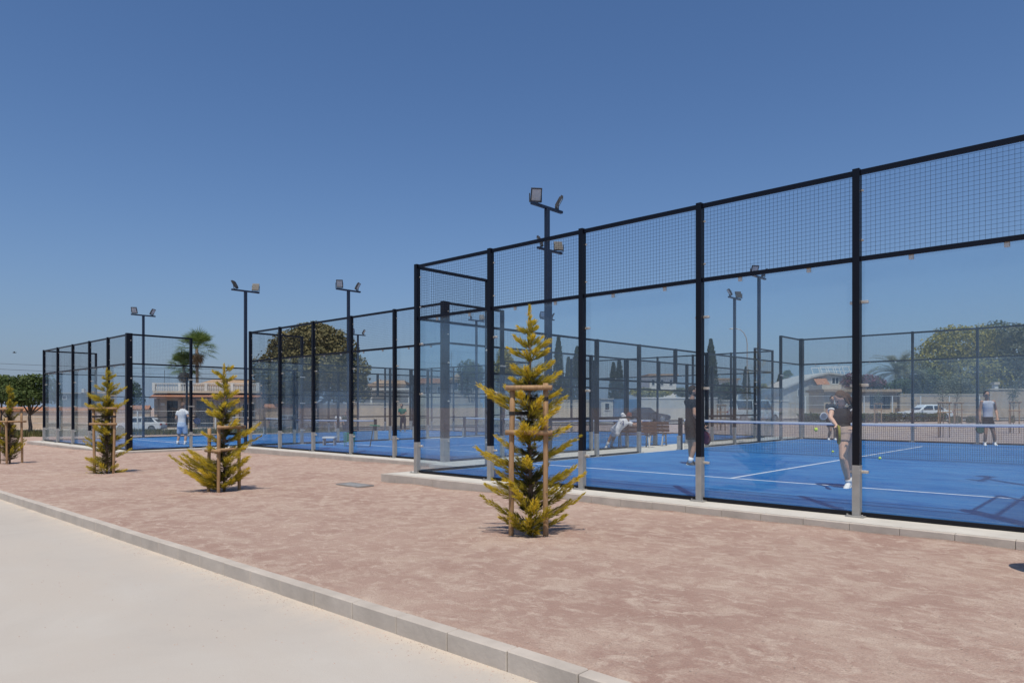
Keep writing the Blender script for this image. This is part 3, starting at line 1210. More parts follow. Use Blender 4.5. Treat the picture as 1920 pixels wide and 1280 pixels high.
for i in range(9000):
    px = r2.uniform(-150, 640)
    d = r2.uniform(50, 59.8)
    if noise.noise(Vector((px * .012, d * .35, 1))) < -.12 + (.2 if px > 480 else 0):
        continue
    p = at(px, d)
    tuft(p, zg(p.x, p.y), r2.uniform(.15, .5) * (1.2 if px < 250 else .9))
for i in range(1800):
    px = r2.uniform(1780, 2050)
    p = at(px, r2.uniform(55, 60))
    if noise.noise(Vector((px * .02, 3, 1))) > 0:
        tuft(p, zg(p.x, p.y), .5)
obj('verge_grass', mb, M['drygrass'], kind='stuff')


class Site:
    """a spot px, d with metres per pixel; local x right, y away, z up from the ground there"""

    def __init__(s, px, d):
        s.px, s.d = px, d
        g = at(px, d)
        s.g = g
        s.z = zg(g.x, g.y)
        s.loc = (g.x, g.y, s.z)

    def X(s, px):
        return (px - s.px) * s.d / FPX

    def Z(s, py):
        return CH + (HY - py) * s.d / FPX - s.z


def building_part_box(nm, st, pa, pb, yt, yb, y0, y1, m, root, zmin=None):
    z0 = -.3 if yb is None else st.Z(yb)
    return obj(nm, MB().box((st.X(pa), y0, z0), (st.X(pb), y1, st.Z(yt))), m, root)


def window(st, pa, pb, yt, yb, root, y=0, bars=True, fm='whitepaint', grille=False, nm='window'):
    x0, x1, z0, z1 = st.X(pa), st.X(pb), st.Z(yb), st.Z(yt)
    mb = MB()
    t = .07
    mb.box((x0 - t, y - .05, z0 - t), (x0, y + .02, z1 + t)).box((x1, y - .05, z0 - t), (x1 + t, y + .02, z1 + t))
    mb.box((x0, y - .05, z1), (x1, y + .02, z1 + t)).box((x0, y - .06, z0 - t), (x1, y + .02, z0))
    if bars and x1 - x0 > .7:
        mb.box(((x0 + x1) / 2 - .03, y - .045, z0), ((x0 + x1) / 2 + .03, y + .01, z1))
    w = obj(nm, mb, M[fm], root)
    obj('pane', MB().box((x0, y - .012, z0), (x1, y + .01, z1)), M['pane'], w)
    if grille:
        g = MB()
        n = max(3, int((x1 - x0) / .14))
        for i in range(n + 1):
            xx = x0 + (x1 - x0) * i / n
            g.box((xx - .012, y - .075, z0), (xx + .012, y - .055, z1))
        for q in (.1, .35, .62, .9):
            zz = z0 + (z1 - z0) * q
            g.box((x0, y - .08, zz - .015), (x1, y - .056, zz + .015))
        obj('grille', g, M['ironwork'], w)
    return w


def tiled_slope(st, pa, pb, y_eave_py, y_top_py, y0, y1, m, root, nm='roof', inset=0.0):
    """a pitched tile slope with rows of half-round tiles, front eave at y0"""
    x0, x1 = st.X(pa), st.X(pb)
    z0, z1 = st.Z(y_eave_py), st.Z(y_top_py)
    mb = MB()
    n = max(4, int((x1 - x0) / .28))
    i0, i1 = x0 + inset, x1 - inset
    for i in range(n):
        a0, a1 = x0 + (x1 - x0) * i / n, x0 + (x1 - x0) * (i + 1) / n
        b0, b1 = i0 + (i1 - i0) * i / n, i0 + (i1 - i0) * (i + 1) / n
        am, bm = (a0 + a1) / 2, (b0 + b1) / 2
        h = .06
        mb.add([(a0, y0, z0), (am, y0, z0 + h), (a1, y0, z0), (b0, y1, z1), (bm, y1, z1 + h), (b1, y1, z1)], [(0, 1, 4, 3), (1, 2, 5, 4)])
    mb.add([(x0, y0, z0 - .1), (x1, y0, z0 - .1), (x1, y0, z0), (x0, y0, z0), (i0, y1, z1 - .1), (i1, y1, z1 - .1), (i1, y1, z1), (i0, y1, z1)], [(0, 1, 2, 3), (1, 0, 4, 5), (7, 6, 5, 4), (0, 3, 7, 4), (1, 5, 6, 2)])
    return obj(nm, mb, m, root)


def garden_wall(label, pa, pb, d, yt, m, coping=None, hip=.10, panels=0, yt2=None, mcap='cream'):
    st = Site((pa + pb) / 2, d)
    root = thing('garden_wall', label, 'wall', st.loc, YAW)
    x0, x1 = st.X(pa), st.X(pb)
    zt = st.Z(yt)
    n = max(1, int((x1 - x0) / 5))
    for i in range(n):
        a, b = x0 + (x1 - x0) * i / n, x0 + (x1 - x0) * (i + 1) / n
        obj('wall_panel', MB().box((a + .005, 0, -.8), (b - .005, .25, zt)), M[m], root)
        if i:
            obj('pier', MB().box((a - .16, -.05, -.8), (a + .16, .28, zt + .03)), M[m], root)
    if coping == 'tile':
        mb = MB()
        k_ = int((x1 - x0) / .3)
        for i in range(k_):
            a, b = x0 + (x1 - x0) * i / k_, x0 + (x1 - x0) * (i + 1) / k_
            mm = (a + b) / 2
            mb.add([(a, -.22, zt), (mm, -.22, zt + .06), (b, -.22, zt), (a, .13, zt + .42), (mm, .13, zt + .48), (b, .13, zt + .42), (a, .5, zt), (b, .5, zt)], [(0, 1, 4, 3), (1, 2, 5, 4), (3, 5, 7, 6)])
        mb.box((x0, -.2, zt - .06), (x1, .48, zt - .002))
        obj('tile_coping', mb, M['tile'], root)
    elif coping == 'cap':
        obj('coping', MB().box((x0 - .05, -.08, zt + .035), (x1 + .05, .33, zt + .15)), M[mcap], root)
    return root


# left street: long wall with tile coping, shed, house
garden_wall('long tan wall with terracotta coping behind the round street tree', -60, 168, 79, 770, 'plaster', 'tile')
garden_wall('tan wall with terracotta coping left of the balustraded house', 171, 281, 79.5, 767, 'plaster', 'tile')
st = Site(133, 92)
r_ = thing('shed', 'blue grey shed with flat roof behind the tiled wall', 'shed', st.loc, YAW)
building_part_box('wall', st, 112, 152, 738, None, 0, 6, M['bluegrey'], r_)
building_part_box('roof', st, 110, 154, 735.5, 737.5, -.3, 6.3, M['greyplaster'], r_)
window(st, 118, 124, 742, 748, r_, 0, fm='whitepaint')
st = Site(165, 120)
r_ = thing('villa', 'small pale villa with gable roof seen behind the blue grey shed', 'house', st.loc, YAW + .2)
building_part_box('wall', st, 148, 186, 742, None, 0, 8, M['white'], r_)
x0, x1, z0, z1 = st.X(146), st.X(188), st.Z(742), st.Z(733)
mb = MB()
mb.add([(x0, -.4, z0), (x1, -.4, z0), (x1, 8.4, z0), (x0, 8.4, z0), ((x0 + x1) / 2, -.4, z1), ((x0 + x1) / 2, 8.4, z1)], [(0, 1, 4), (1, 2, 5, 4), (2, 3, 5), (3, 0, 4, 5), (0, 3, 2, 1)])
obj('roof', mb, M['tiletan'], r_)
window(st, 156, 164, 746, 755, r_)
building_part_box('chimney', st, 146, 150, 728, 745, 2, 3, M['white'], r_)

st = Site(380, 82)
hs = thing('house', 'low beige house with white roof balustrade and terracotta eave behind the far left court', 'house', st.loc, YAW)
building_part_box('wall', st, 284, 482, 737, None, 1.2, 9, M['plaster'], hs)
building_part_box('parapet', st, 283, 484, 732.5, 736.5, .4, 9, M['cream'], hs)
tiled_slope(st, 280, 486, 744.5, 737, -.1, 1.15, M['tile'], hs, 'eave')
mb = MB()
x0, x1 = st.X(284), st.X(482)
zb, zt = st.Z(732.4), st.Z(719.5)
nb = 62
for i in range(nb):
    xx = x0 + (x1 - x0) * (i + .5) / nb
    mb.tube((xx, .6, zb), (xx, .6, zb + (zt - zb) * .35), .045, .075, 6).tube((xx, .6, zb + (zt - zb) * .35), (xx, .6, zt), .075, .04, 6)
obj('balusters', mb, M['white'], hs, kind='stuff')
obj('handrail', MB().box((x0 - .1, .45, zt + .003), (x1 + .1, .75, zt + .12)), M['white'], hs)
for px in (284, 333, 383, 432, 481):
    obj('baluster_pier', MB().box((st.X(px) - .16, .44, zb), (st.X(px) + .16, .76, zt + .16)), M['white'], hs)
for px in (286, 331, 356, 398, 440, 478):
    building_part_box('pillar', st, px - 3, px + 3, 746.5, None, .75, 1.19, M['stone'], hs)
window(st, 305, 323, 752, 799, hs, 1.2, fm='ironwork', grille=True, nm='entrance_gate')
window(st, 361, 392, 752, 799, hs, 1.2, fm='ironwork', grille=True, nm='garage_gate')
window(st, 404, 434, 757, 782, hs, 1.2, fm='whitepaint', grille=True)
window(st, 448, 470, 757, 782, hs, 1.2, fm='whitepaint', grille=True)
building_part_box('name_plate', st, 292, 299, 755, 760, 1.12, 1.19, M['white'], hs)
mb = MB()
xa, xb, xc, xd = st.X(338), st.X(480), st.X(360), st.X(462)
za, zc = st.Z(722), st.Z(708)
mb.add([(xa, 2.5, za), (xb, 2.5, za), (xb, 8.5, za), (xa, 8.5, za), (xc, 5.5, zc), (xd, 5.5, zc)], [(0, 1, 5, 4), (1, 2, 5), (2, 3, 4, 5), (3, 0, 4), (0, 3, 2, 1)])
obj('roof', mb, M['tiletan'], hs)
building_part_box('roof_storey', st, 342, 476, 722.5, 737, 3, 8.2, M['cream'], hs)
building_part_box('aerial', st, 276.4, 277, 690, 737, 4, 4.05, M['ironwork'], hs)

# white post and rail fence of the street in front of the left wall and house
def street_fence(label, pa, pb, d, ytop, posts, rails):
    st = Site((pa + pb) / 2, d)
    root = thing('street_fence', label, 'fence', st.loc, YAW)
    zt = st.Z(ytop)
    for px in posts:
        obj('fence_post', MB().box((st.X(px) - .045, -.045, -.5), (st.X(px) + .045, .045, zt)), M['whitepaint'], root)
    for q in rails:
        obj('fence_wire', MB().tube((st.X(pa), .06, zt * q), (st.X(pb), .06, zt * q), .014, n=5), M['whitepaint'], root)
    w = st.X(pb) - st.X(pa)
    obj('fence_mesh', cwire(w, zt * .96, .22, .007, M['galv']), None, root, ((st.X(pa) + st.X(pb)) / 2, .075, .02), kind='stuff')


street_fence('thin white wire fence along the street verge behind the far left court', 60, 480, 60.5, 770, [112, 258, 404], (.99, .72, .45, .12))

# middle: walls and houses behind the middle court
garden_wall('brown wall with terracotta coping behind the left panes of the middle court', 484, 592, 84, 764, 'stone', 'tile')
garden_wall('long tan wall with pale coping behind the middle court', 594, 905, 85, 757.5, 'plaster', 'cap')
garden_wall('long olive beige wall with pale coping behind the tallest golden cypress', 908, 1126, 86, 752, 'cream', 'cap')
st = Site(505, 98)
r_ = thing('villa', 'white villa with tall windows half hidden left of the big dark tree', 'house', st.loc, YAW)
building_part_box('wall', st, 472, 560, 715, None, 0, 9, M['cream'], r_)
building_part_box('roof', st, 468, 564, 711, 714.5, -.5, 9.5, M['tiletan'], r_)
for a in (478, 488, 526, 540):
    window(st, a, a + 6, 720, 735, r_)
st = Site(716, 100)
r_ = thing('carport', 'white carport with flat roof and dark cars inside, behind the tan wall', 'carport', st.loc, YAW)
building_part_box('back_wall', st, 664, 768, 731, None, 5, 5.3, M['white'], r_)
building_part_box('roof', st, 660, 772, 727.5, 730.8, -.4, 5.5, M['white'], r_)
for px in (664, 696, 732, 767):
    building_part_box('pillar', st, px - 1.6, px + 1.6, 730.9, None, 0, .3, M['white'], r_)
for (pa, pb, lab, yt, mr) in ((690, 760, 'tan roofed house left of the aerial, behind the carport', 716, 'tiletan'), (770, 838, 'terracotta roofed villa with an aerial behind the middle court', 712, 'tile'), (846, 900, 'tan stone villa with tiled roof beside the pine trees', 705, 'tiletan')):
    st = Site((pa + pb) / 2, 112)
    r_ = thing('villa', lab, 'house', st.loc, YAW + rnd.uniform(-.12, .12))
    building_part_box('wall', st, pa, pb, yt + 6, None, 0, 8, M['cream'] if mr == 'tile' else M['plaster'], r_)
    tiled_slope(st, pa - 4, pb + 4, yt + 6.5, yt - 5, -.6, 4, M[mr], r_, inset=1.2)
    tiled_slope(st, pa - 4, pb + 4, yt + 6.5, yt - 5, 8.6, 4.02, M[mr], r_, 'rear_roof', inset=1.2)
    nwin = 3
    for i in range(nwin):
        a = pa + (pb - pa) * (i + .25) / nwin
        window(st, a, a + (pb - pa) * .13, yt + 13, yt + 26, r_)
    building_part_box('chimney', st, pa + 10, pa + 15, yt - 7, yt + 6, 3, 4, M['cream'], r_)
    if mr == 'tile':
        mb = MB().box((st.X(840), 3.9, st.Z(725)), (st.X(840.7), 3.95, st.Z(655)))
        for zz in (660, 664, 669):
            mb.box((st.X(836), 3.9, st.Z(zz)), (st.X(845), 3.93, st.Z(zz - .6)))
        obj('aerial', mb, M['ironwork'], r_)

# centre right: site hut, container, grey walls, villas
st = Site(1140, 74)
r_ = thing('site_hut', 'small white site hut beside the blue container behind the bench', 'hut', st.loc, YAW)
building_part_box('wall', st, 1127, 1150, 749, None, 0, 2.4, M['white'], r_)
building_part_box('roof', st, 1126, 1151, 746.5, 748.8, -.12, 2.5, M['greyplaster'], r_)
window(st, 1135, 1142, 756, 768, r_)
st = Site(1172, 73)
r_ = thing('container', 'blue shipping container beside the white site hut', 'container', st.loc, YAW)
building_part_box('body', st, 1152, 1194, 748, 786, 0, 2.4, M['bluesheet'], r_)
mb = MB()
for i in range(16):
    xx = st.X(1152 + 42 * (i + .5) / 16)
    mb.box((xx - .04, -.04, st.Z(784)), (xx + .04, -.003, st.Z(750)))
obj('rib', mb, M['bluesheet'], r_, kind='stuff')
garden_wall('long pale grey wall behind the man in black', 1196, 1345, 82, 747, 'greyplaster', 'cap', mcap='white')
garden_wall('pale grey wall with white coping left of the gabled villa', 1349, 1478, 83, 752, 'greyplaster', 'cap', mcap='white')
for (pa, pb, yt, d, lab) in ((1218, 1268, 704, 118, 'flat roofed white villa above the grey wall, near the small cypresses'), (1340, 1384, 712, 118, 'small white villa behind the tall slim cypress')):
    st = Site((pa + pb) / 2, d)
    r_ = thing('villa', lab, 'house', st.loc, YAW)
    building_part_box('wall', st, pa, pb, yt, None, 0, 8, M['white'], r_)
    building_part_box('roof', st, pa - 3, pb + 3, yt - 3, yt - .2, -.5, 8.5, M['tiletan'], r_)
    for i in range(3):
        a = pa + (pb - pa) * (i + .25) / 3
        window(st, a, a + 5, yt + 8, yt + 18, r_)
st = Site(1520, 84)
r_ = thing('villa', 'grey gabled villa with sloping roof and white roof pergola at the right', 'house', st.loc, YAW)
xa, xb = st.X(1468), st.X(1608)
mb = MB()
zs = [(1468, 730), (1482, 724), (1520, 709), (1552, 701), (1580, 705), (1608, 716)]
n_ = len(zs)
mb.v = [(st.X(p), 0, st.Z(y)) for p, y in zs] + [(st.X(p), 0, -.5) for p, y in zs] + [(st.X(p), 8, st.Z(y)) for p, y in zs] + [(st.X(p), 8, -.5) for p, y in zs]
for i in range(n_ - 1):
    mb.f += [(i, n_ + i, n_ + i + 1, i + 1), (2 * n_ + i, 2 * n_ + i + 1, 3 * n_ + i + 1, 3 * n_ + i), (i, i + 1, 2 * n_ + i + 1, 2 * n_ + i)]
mb.f += [(0, 2 * n_, 3 * n_, n_), (n_ - 1, 2 * n_ - 1, 4 * n_ - 1, 3 * n_ - 1)]
obj('wall', mb, M['greyplaster'], r_)
mb = MB()
for i in range(n_ - 1):
    (p, y), (p2, y2) = zs[i], zs[i + 1]
    a, b = Vector((st.X(p), 0, st.Z(y))), Vector((st.X(p2), 0, st.Z(y2)))
    mb.add([a + Vector((0, -.35, .01)), b + Vector((0, -.35, .01)), b + Vector((0, 8.3, .01)), a + Vector((0, 8.3, .01)), a + Vector((0, -.35, .22)), b + Vector((0, -.35, .22)), b + Vector((0, 8.3, .22)), a + Vector((0, 8.3, .22))],
           [(0, 3, 2, 1), (4, 5, 6, 7), (0, 1, 5, 4), (1, 2, 6, 5), (2, 3, 7, 6), (3, 0, 4, 7)])
obj('roof', mb, M['greyplaster'], r_)
mb = MB()
za, zb = st.Z(703), st.Z(686)
for px in (1552, 1566, 1580, 1594, 1606):
    mb.bar((st.X(px), 1.0, za - .4), (st.X(px) - .5, 1.0, zb), .07, .07).bar((st.X(px), 3.5, za - .4), (st.X(px) - .5, 3.5, zb), .07, .07)
mb.bar((st.X(1545), 1.0, zb), (st.X(1602), 1.0, zb), .08, .08).bar((st.X(1545), 3.5, zb), (st.X(1602), 3.5, zb), .08, .08)
mb.bar((st.X(1545), 1.0, (za + zb) / 2), (st.X(1606), 1.0, (za + zb) / 2), .05, .05)
obj('pergola', mb, M['whitepaint'], r_)
tiled_slope(st, 1524, 1548, 722, 709, -1.3, -.1, M['tile'], r_, 'awning')
building_part_box('balcony_block', st, 1550, 1612, 722, 732, -1.6, -.02, M['cream'], r_)
window(st, 1560, 1572, 708, 719, r_, 0, fm='whitepaint')
window(st, 1584, 1594, 710, 720, r_, 0, fm='whitepaint')
window(st, 1496, 1506, 730, 742, r_, 0, fm='whitepaint')
st = Site(1640, 78)
r_ = thing('gatehouse', 'low beige gatehouse with flat tan roof behind the swinging woman', 'gatehouse', st.loc, YAW)
building_part_box('wall', st, 1545, 1682, 735, None, 0, 4, M['plaster'], r_)
building_part_box('roof', st, 1541, 1686, 729.5, 734.6, -.5, 4.4, M['tiletan'], r_)
building_part_box('side_block', st, 1543, 1572, 721, 729.2, .2, 3.8, M['cream'], r_)
window(st, 1588, 1604, 742, 757, r_)
window(st, 1632, 1668, 742, 764, r_, fm='ironwork', grille=True, nm='garage_gate')
garden_wall('long beige wall with pinkish coping behind the man in the grey tank top', 1688, 1852, 77, 741, 'plaster', 'cap')
garden_wall('taller beige wall with pale coping at the right edge', 1856, 2060, 76, 731, 'plaster', 'cap')
st = Site(1868, 80)
r_ = thing('gate_pillar', 'white gate pillar with cap rising above the beige wall beside the big tree', 'pillar', st.loc, YAW)
building_part_box('shaft', st, 1865, 1872, 721, None, 0, .5, M['white'], r_)
building_part_box('cap', st, 1863.5, 1873.5, 716, 720.8, -.1, .6, M['cream'], r_)
street_fence('thin white wire fence behind the parked white saloon at the right', 1500, 2040, 76.6, 742, [1510, 1565, 1620, 1673, 1726, 1780, 1836, 1871, 1912, 1960, 2010], (.99, .6, .25))


# ------------------------------------------------------------------ trees and shrubs of the background
def leaf_cloud(mb, blobs, n, size, r2, shell=.55, flat=0.0, droop=0):
    w = [b[3] * b[4] * b[5] for b in blobs]
    for i in range(n):
        bx, by, bz, rx, ry, rz = r2.choices(blobs, w)[0]
        v = Vector((r2.gauss(0, 1), r2.gauss(0, 1), r2.gauss(0, 1))).normalized()
        rr = shell + (1.04 - shell) * r2.random() ** .6
        bumpy = 1 + .16 * noise.noise(Vector((v.x * 2.6 + bx, v.y * 2.6 + by, v.z * 2.6 + bz)))
        p = Vector((bx + v.x * rx * rr * bumpy, by + v.y * ry * rr * bumpy, bz + v.z * rz * rr * bumpy))
        s = size * r2.uniform(.6, 1.35)
        nrm = (v * 1.1 + Vector((r2.gauss(0, .7), r2.gauss(0, .7), r2.gauss(0, .7) + .35))).normalized()
        a = nrm.orthogonal().normalized()
        a = Matrix.Rotation(r2.uniform(0, 6.28), 3, nrm) @ a
        b = nrm.cross(a)
        a, b = a * s, b * (s * r2.uniform(.45, .75))
        bI = len(mb.v)
        mb.v += [tuple(p - a), tuple(p - b + nrm * (s * .12)), tuple(p + a), tuple(p + b + nrm * (s * .12))]
        mb.f += [(bI, bI + 1, bI + 2), (bI, bI + 2, bI + 3)]


def tree(name, label, px, d, blobs, n, size, leaf, trunk=None, seed=1, cat='tree', shell=.5, trunkmat='trunk', group=None):
    """blobs in photo pixels: (px, py, dy metres, rx px, ry px)"""
    r2 = random.Random(seed)
    st = Site(px, d)
    root = thing(name, label, cat, st.loc, YAW, group)
    kk = d / FPX
    B = [(st.X(a), dy, st.Z(b), rx * kk, rx * kk * .9, ry * kk) for a, b, dy, rx, ry in blobs]
    if trunk:
        r0, zt = trunk
        tb = MB()
        tb.path([(0, 0, -.4), (.05, 0, zt * .4), (-.04, 0, zt * .75), (0, 0, zt)], [r0 * 1.25, r0, r0 * .85, r0 * .7], 9)
        for b in B[:9]:
            c = Vector(b[:3])
            s0 = Vector((0, 0, zt * .86))
            tb.path([s0, s0.lerp(c, .5) + Vector((0, 0, -.05 * (c - s0).length)), c], [r0 * .55, r0 * .36, r0 * .1], 6)
        obj('trunk', tb, M[trunkmat], root, smooth=True)
    mb = MB()
    leaf_cloud(mb, B, n, size, r2, shell)
    obj('crown', mb, M[leaf], root, kind='stuff')
    return root


def blobs_for(cx, cy, rx, ry, n, seed, br=.38, low=-.9):
    r2 = random.Random(seed)
    out = []
    for i in range(n):
        a = r2.uniform(0, 6.28)
        q = r2.random() ** .5
        x, y = math.cos(a) * q, math.sin(a) * q
        if y < low:
            y = low
        s = br * r2.uniform(.7, 1.2)
        out.append((cx + x * rx * (1 - s * .8), cy - y * ry * (1 - s * .8), r2.uniform(-1, 1) * (1 - q) * rx * .05, rx * s, ry * s * 1.05))
    return out


tree('street_tree', 'round crowned green street tree with bare trunk by the tiled wall', 56, 54, [(30, 735, 0, 30, 18), (58, 722, 0, 30, 20), (84, 730, .3, 24, 22), (60, 745, -.6, 34, 16), (95, 745, 0, 16, 13), (40, 712, .4, 22, 10), (75, 710, 0, 22, 9)], 5200, .10, 'street', (.13, 1.9), 3, group='round street trees')
tree('street_tree', 'dark green street tree cut off by the left edge of the picture', 2, 58, [(-20, 735, 0, 30, 24), (5, 732, 0, 30, 26), (26, 738, .3, 26, 24), (4, 714, 0, 30, 12), (34, 722, .3, 20, 16)], 5200, .11, 'street', (.13, 2.0), 4, group='round street trees')
tree('garden_shrub', 'dark green garden tree between the sparse cypress and the balustraded house', 252, 88, [(252, 735, 0, 12, 20), (246, 750, 0, 12, 14), (262, 748, 0, 10, 14)], 1500, .14, 'hedge', (.1, 1.5), 5)
tree('ficus_tree', 'big dark olive round crowned tree rising behind the middle court', 585, 86,
     [(590, 640, 0, 52, 36), (545, 655, 0, 40, 36), (630, 660, 0, 42, 42), (505, 700, 0, 30, 34), (660, 700, 0, 34, 36), (600, 690, -2, 50, 40), (560, 700, -2, 44, 40), (520, 665, 1, 30, 30), (640, 725, 0, 40, 30), (490, 690, 0, 18, 26), (672, 735, 0, 24, 24), (585, 622, 0, 34, 18), (500, 735, 0, 24, 24), (560, 740, -1, 40, 26)], 30000, .19, 'ficus', (.42, 2.6), 6)
for (px, cy, lab, rx, ry, leaf, d, sd, n) in (
        (885, 705, 'soft green pine left of the tallest golden cypress, behind the court', 30, 42, 'pine', 104, 7, 3600),
        (940, 700, 'olive green tree directly behind the tallest golden cypress', 34, 46, 'olive', 100, 8, 3800),
        (990, 722, 'dark rounded pine low behind the tallest golden cypress', 34, 30, 'pine', 98, 9, 3000),
        (1215, 735, 'low olive shrub mass above the grey wall left of the doorway posts', 44, 11, 'olive', 92, 10, 2200),
        (1300, 735, 'low grey green shrub above the grey wall by the man in black', 40, 13, 'grey', 92, 11, 2200),
        (1365, 735, 'dark green shrub right of the slim tall cypress', 26, 20, 'pine', 92, 12, 2000),
        (1432, 738, 'yellow green rounded garden tree above the white van', 26, 18, 'olive', 92, 13, 2200)):
    tree('garden_tree', lab, px, d, blobs_for(px, cy, rx, ry, 7, sd, .5), n, .16, leaf, (.16, 2.2), sd)


def spire(label, px, d, ytop, ybot, w, seed, n=2600):
    r2 = random.Random(seed)
    st = Site(px, d)
    root = thing('cypress_tree', label, 'cypress', st.loc, YAW, 'dark cypresses behind the courts')
    H = st.Z(ytop)
    rw = w * d / FPX / 2
    obj('trunk', MB().path([(0, 0, -.3), (0, 0, H * .5), (0, 0, H * .95)], [.16, .1, .02], 7), M['trunk'], root)
    mb = MB()
    for i in range(n):
        f = r2.random() ** .8
        z = .25 + (H - .25) * f
        prof = (1 - f) ** .62 * min(1, .55 + f * 2.2)
        a = r2.uniform(0, 6.28)
        bumpy = 1 + .3 * noise.noise(Vector((math.cos(a) * 1.3, math.sin(a) * 1.3, z * .9 + seed)))
        rr = rw * prof * bumpy * (.45 + .6 * r2.random() ** .5)
        p = Vector((rr * math.cos(a), rr * math.sin(a), z))
        up = (Vector((math.cos(a) * .35, math.sin(a) * .35, 1)) + Vector((r2.gauss(0, .2), r2.gauss(0, .2), 0))).normalized()
        s = r2.uniform(.2, .42)
        sd = up.cross(Vector((math.cos(a), math.sin(a), 0)) + Vector((r2.gauss(0, .5), r2.gauss(0, .5), 0))).normalized() * (s * .28)
        bI = len(mb.v)
        mb.v += [tuple(p), tuple(p + up * s * .5 + sd), tuple(p + up * s), tuple(p + up * s * .5 - sd)]
        mb.f += [(bI, bI + 1, bI + 2), (bI, bI + 2, bI + 3)]
    obj('crown', mb, M['cypress'], root, kind='stuff')


spire('tall broad dark cypress right of the tallest golden cypress', 1047, 100, 632, 745, 30, 51, 3600)
spire('dark cypress partly behind the black post right of the golden cypress', 1082, 102, 652, 745, 34, 52, 3200)
spire('short dark cypress between the two broad cypresses', 1066, 99, 672, 745, 22, 53, 2000)
spire('pointed cypress, left one of the close pair behind the bench', 1150, 100, 682, 745, 24, 54, 2000)
spire('pointed cypress, right one of the close pair behind the bench', 1161, 101, 676, 745, 28, 55, 2200)
spire('tall slim cypress just right of the man in black', 1333, 98, 638, 760, 36, 56, 3600)
spire('faint slim cypress beside the curved street lamp', 1399, 104, 690, 760, 24, 57, 1800)
spire('small cypress left of the gabled villa', 1463, 96, 704, 765, 30, 58, 2200)

# big trees at the right
tree('big_tree', 'huge yellow green tree crown rising above the beige wall at the right', 1800, 96,
     [(1800, 650, 0, 60, 36), (1760, 670, 0, 45, 38), (1850, 660, 0, 45, 42), (1730, 700, 0, 38, 36), (1810, 700, -2, 60, 40), (1870, 700, 0, 40, 42), (1770, 718, -1, 46, 26), (1838, 725, -1, 44, 24), (1715, 725, 0, 28, 24), (1790, 625, 0, 36, 16), (1838, 622, 0, 30, 16), (1705, 690, 0, 22, 20)], 17000, .20, 'olive', (.4, 3.0), 61)
tree('eucalyptus', 'tall grey green eucalyptus at the right edge', 1912, 92, [(1895, 625, 0, 26, 22), (1925, 630, 0, 34, 26), (1905, 660, 0, 30, 26), (1940, 680, 0, 36, 36), (1895, 690, .5, 22, 24), (1920, 715, 0, 30, 20)], 6500, .18, 'grey', (.28, 6.0), 62)
tree('pine_tree', 'dark pine top between the yellow green tree and the eucalyptus', 1868, 104, [(1868, 620, 0, 22, 20), (1862, 640, 0, 24, 22), (1872, 660, 0, 24, 24), (1866, 690, 0, 26, 26)], 3200, .19, 'pine', (.25, 6.0), 63)
tree('dark_tree', 'dark green tree under the left side of the huge yellow green tree', 1740, 88, [(1735, 715, 0, 28, 26), (1760, 725, 0, 26, 20), (1715, 730, 0, 22, 16)], 3000, .17, 'pine', (.2, 2.0), 64)
tree('grey_bush', 'dry grey green bush in front of the huge yellow green tree', 1790, 82, [(1790, 722, 0, 28, 20), (1775, 732, 0, 22, 12), (1808, 732, 0, 20, 12)], 2200, .13, 'grey', (.12, 1.2), 65)
tree('bougainvillea', 'purple red flowering bougainvillea beside the gabled villa', 1620, 82.6, [(1600, 712, 0, 20, 13), (1628, 714, 0, 24, 12), (1645, 718, 0, 16, 10), (1588, 720, 0, 14, 8)], 2600, .13, 'bougain', (.1, 1.2), 66)
tree('shrub', 'green garden shrub below the date palm, right of the bougainvillea', 1668, 83, [(1660, 726, 0, 20, 9), (1690, 722, 0, 20, 13), (1640, 726, 0, 14, 8)], 1800, .13, 'hedge', (.1, .8), 67)
# low hedges along the street
for (pa, pb, lab) in ((1498, 1560, 'short clipped green hedge left of the swinging woman'), (1612, 1690, 'clipped green hedge between the swinging woman and the white saloon'), (1700, 1768, 'low green hedge in front of the white saloon')):
    st = Site((pa + pb) / 2, 60.5)
    r_ = thing('hedge', lab, 'hedge', st.loc, YAW)
    mb = MB()
    r2 = random.Random(pa)
    for i in range(int((pb - pa) * 42)):
        x_ = st.X(r2.uniform(pa, pb))
        top = st.Z(776) * (1 + .3 * noise.noise(Vector((x_ * 1.4, 1, 2))))
        leaf_cloud(mb, [(x_, r2.uniform(-.4, .4), top * r2.random() ** .5, .1, .1, .1)], 1, .08, r2)
    obj('foliage', mb, M['hedge'], r_, kind='stuff')


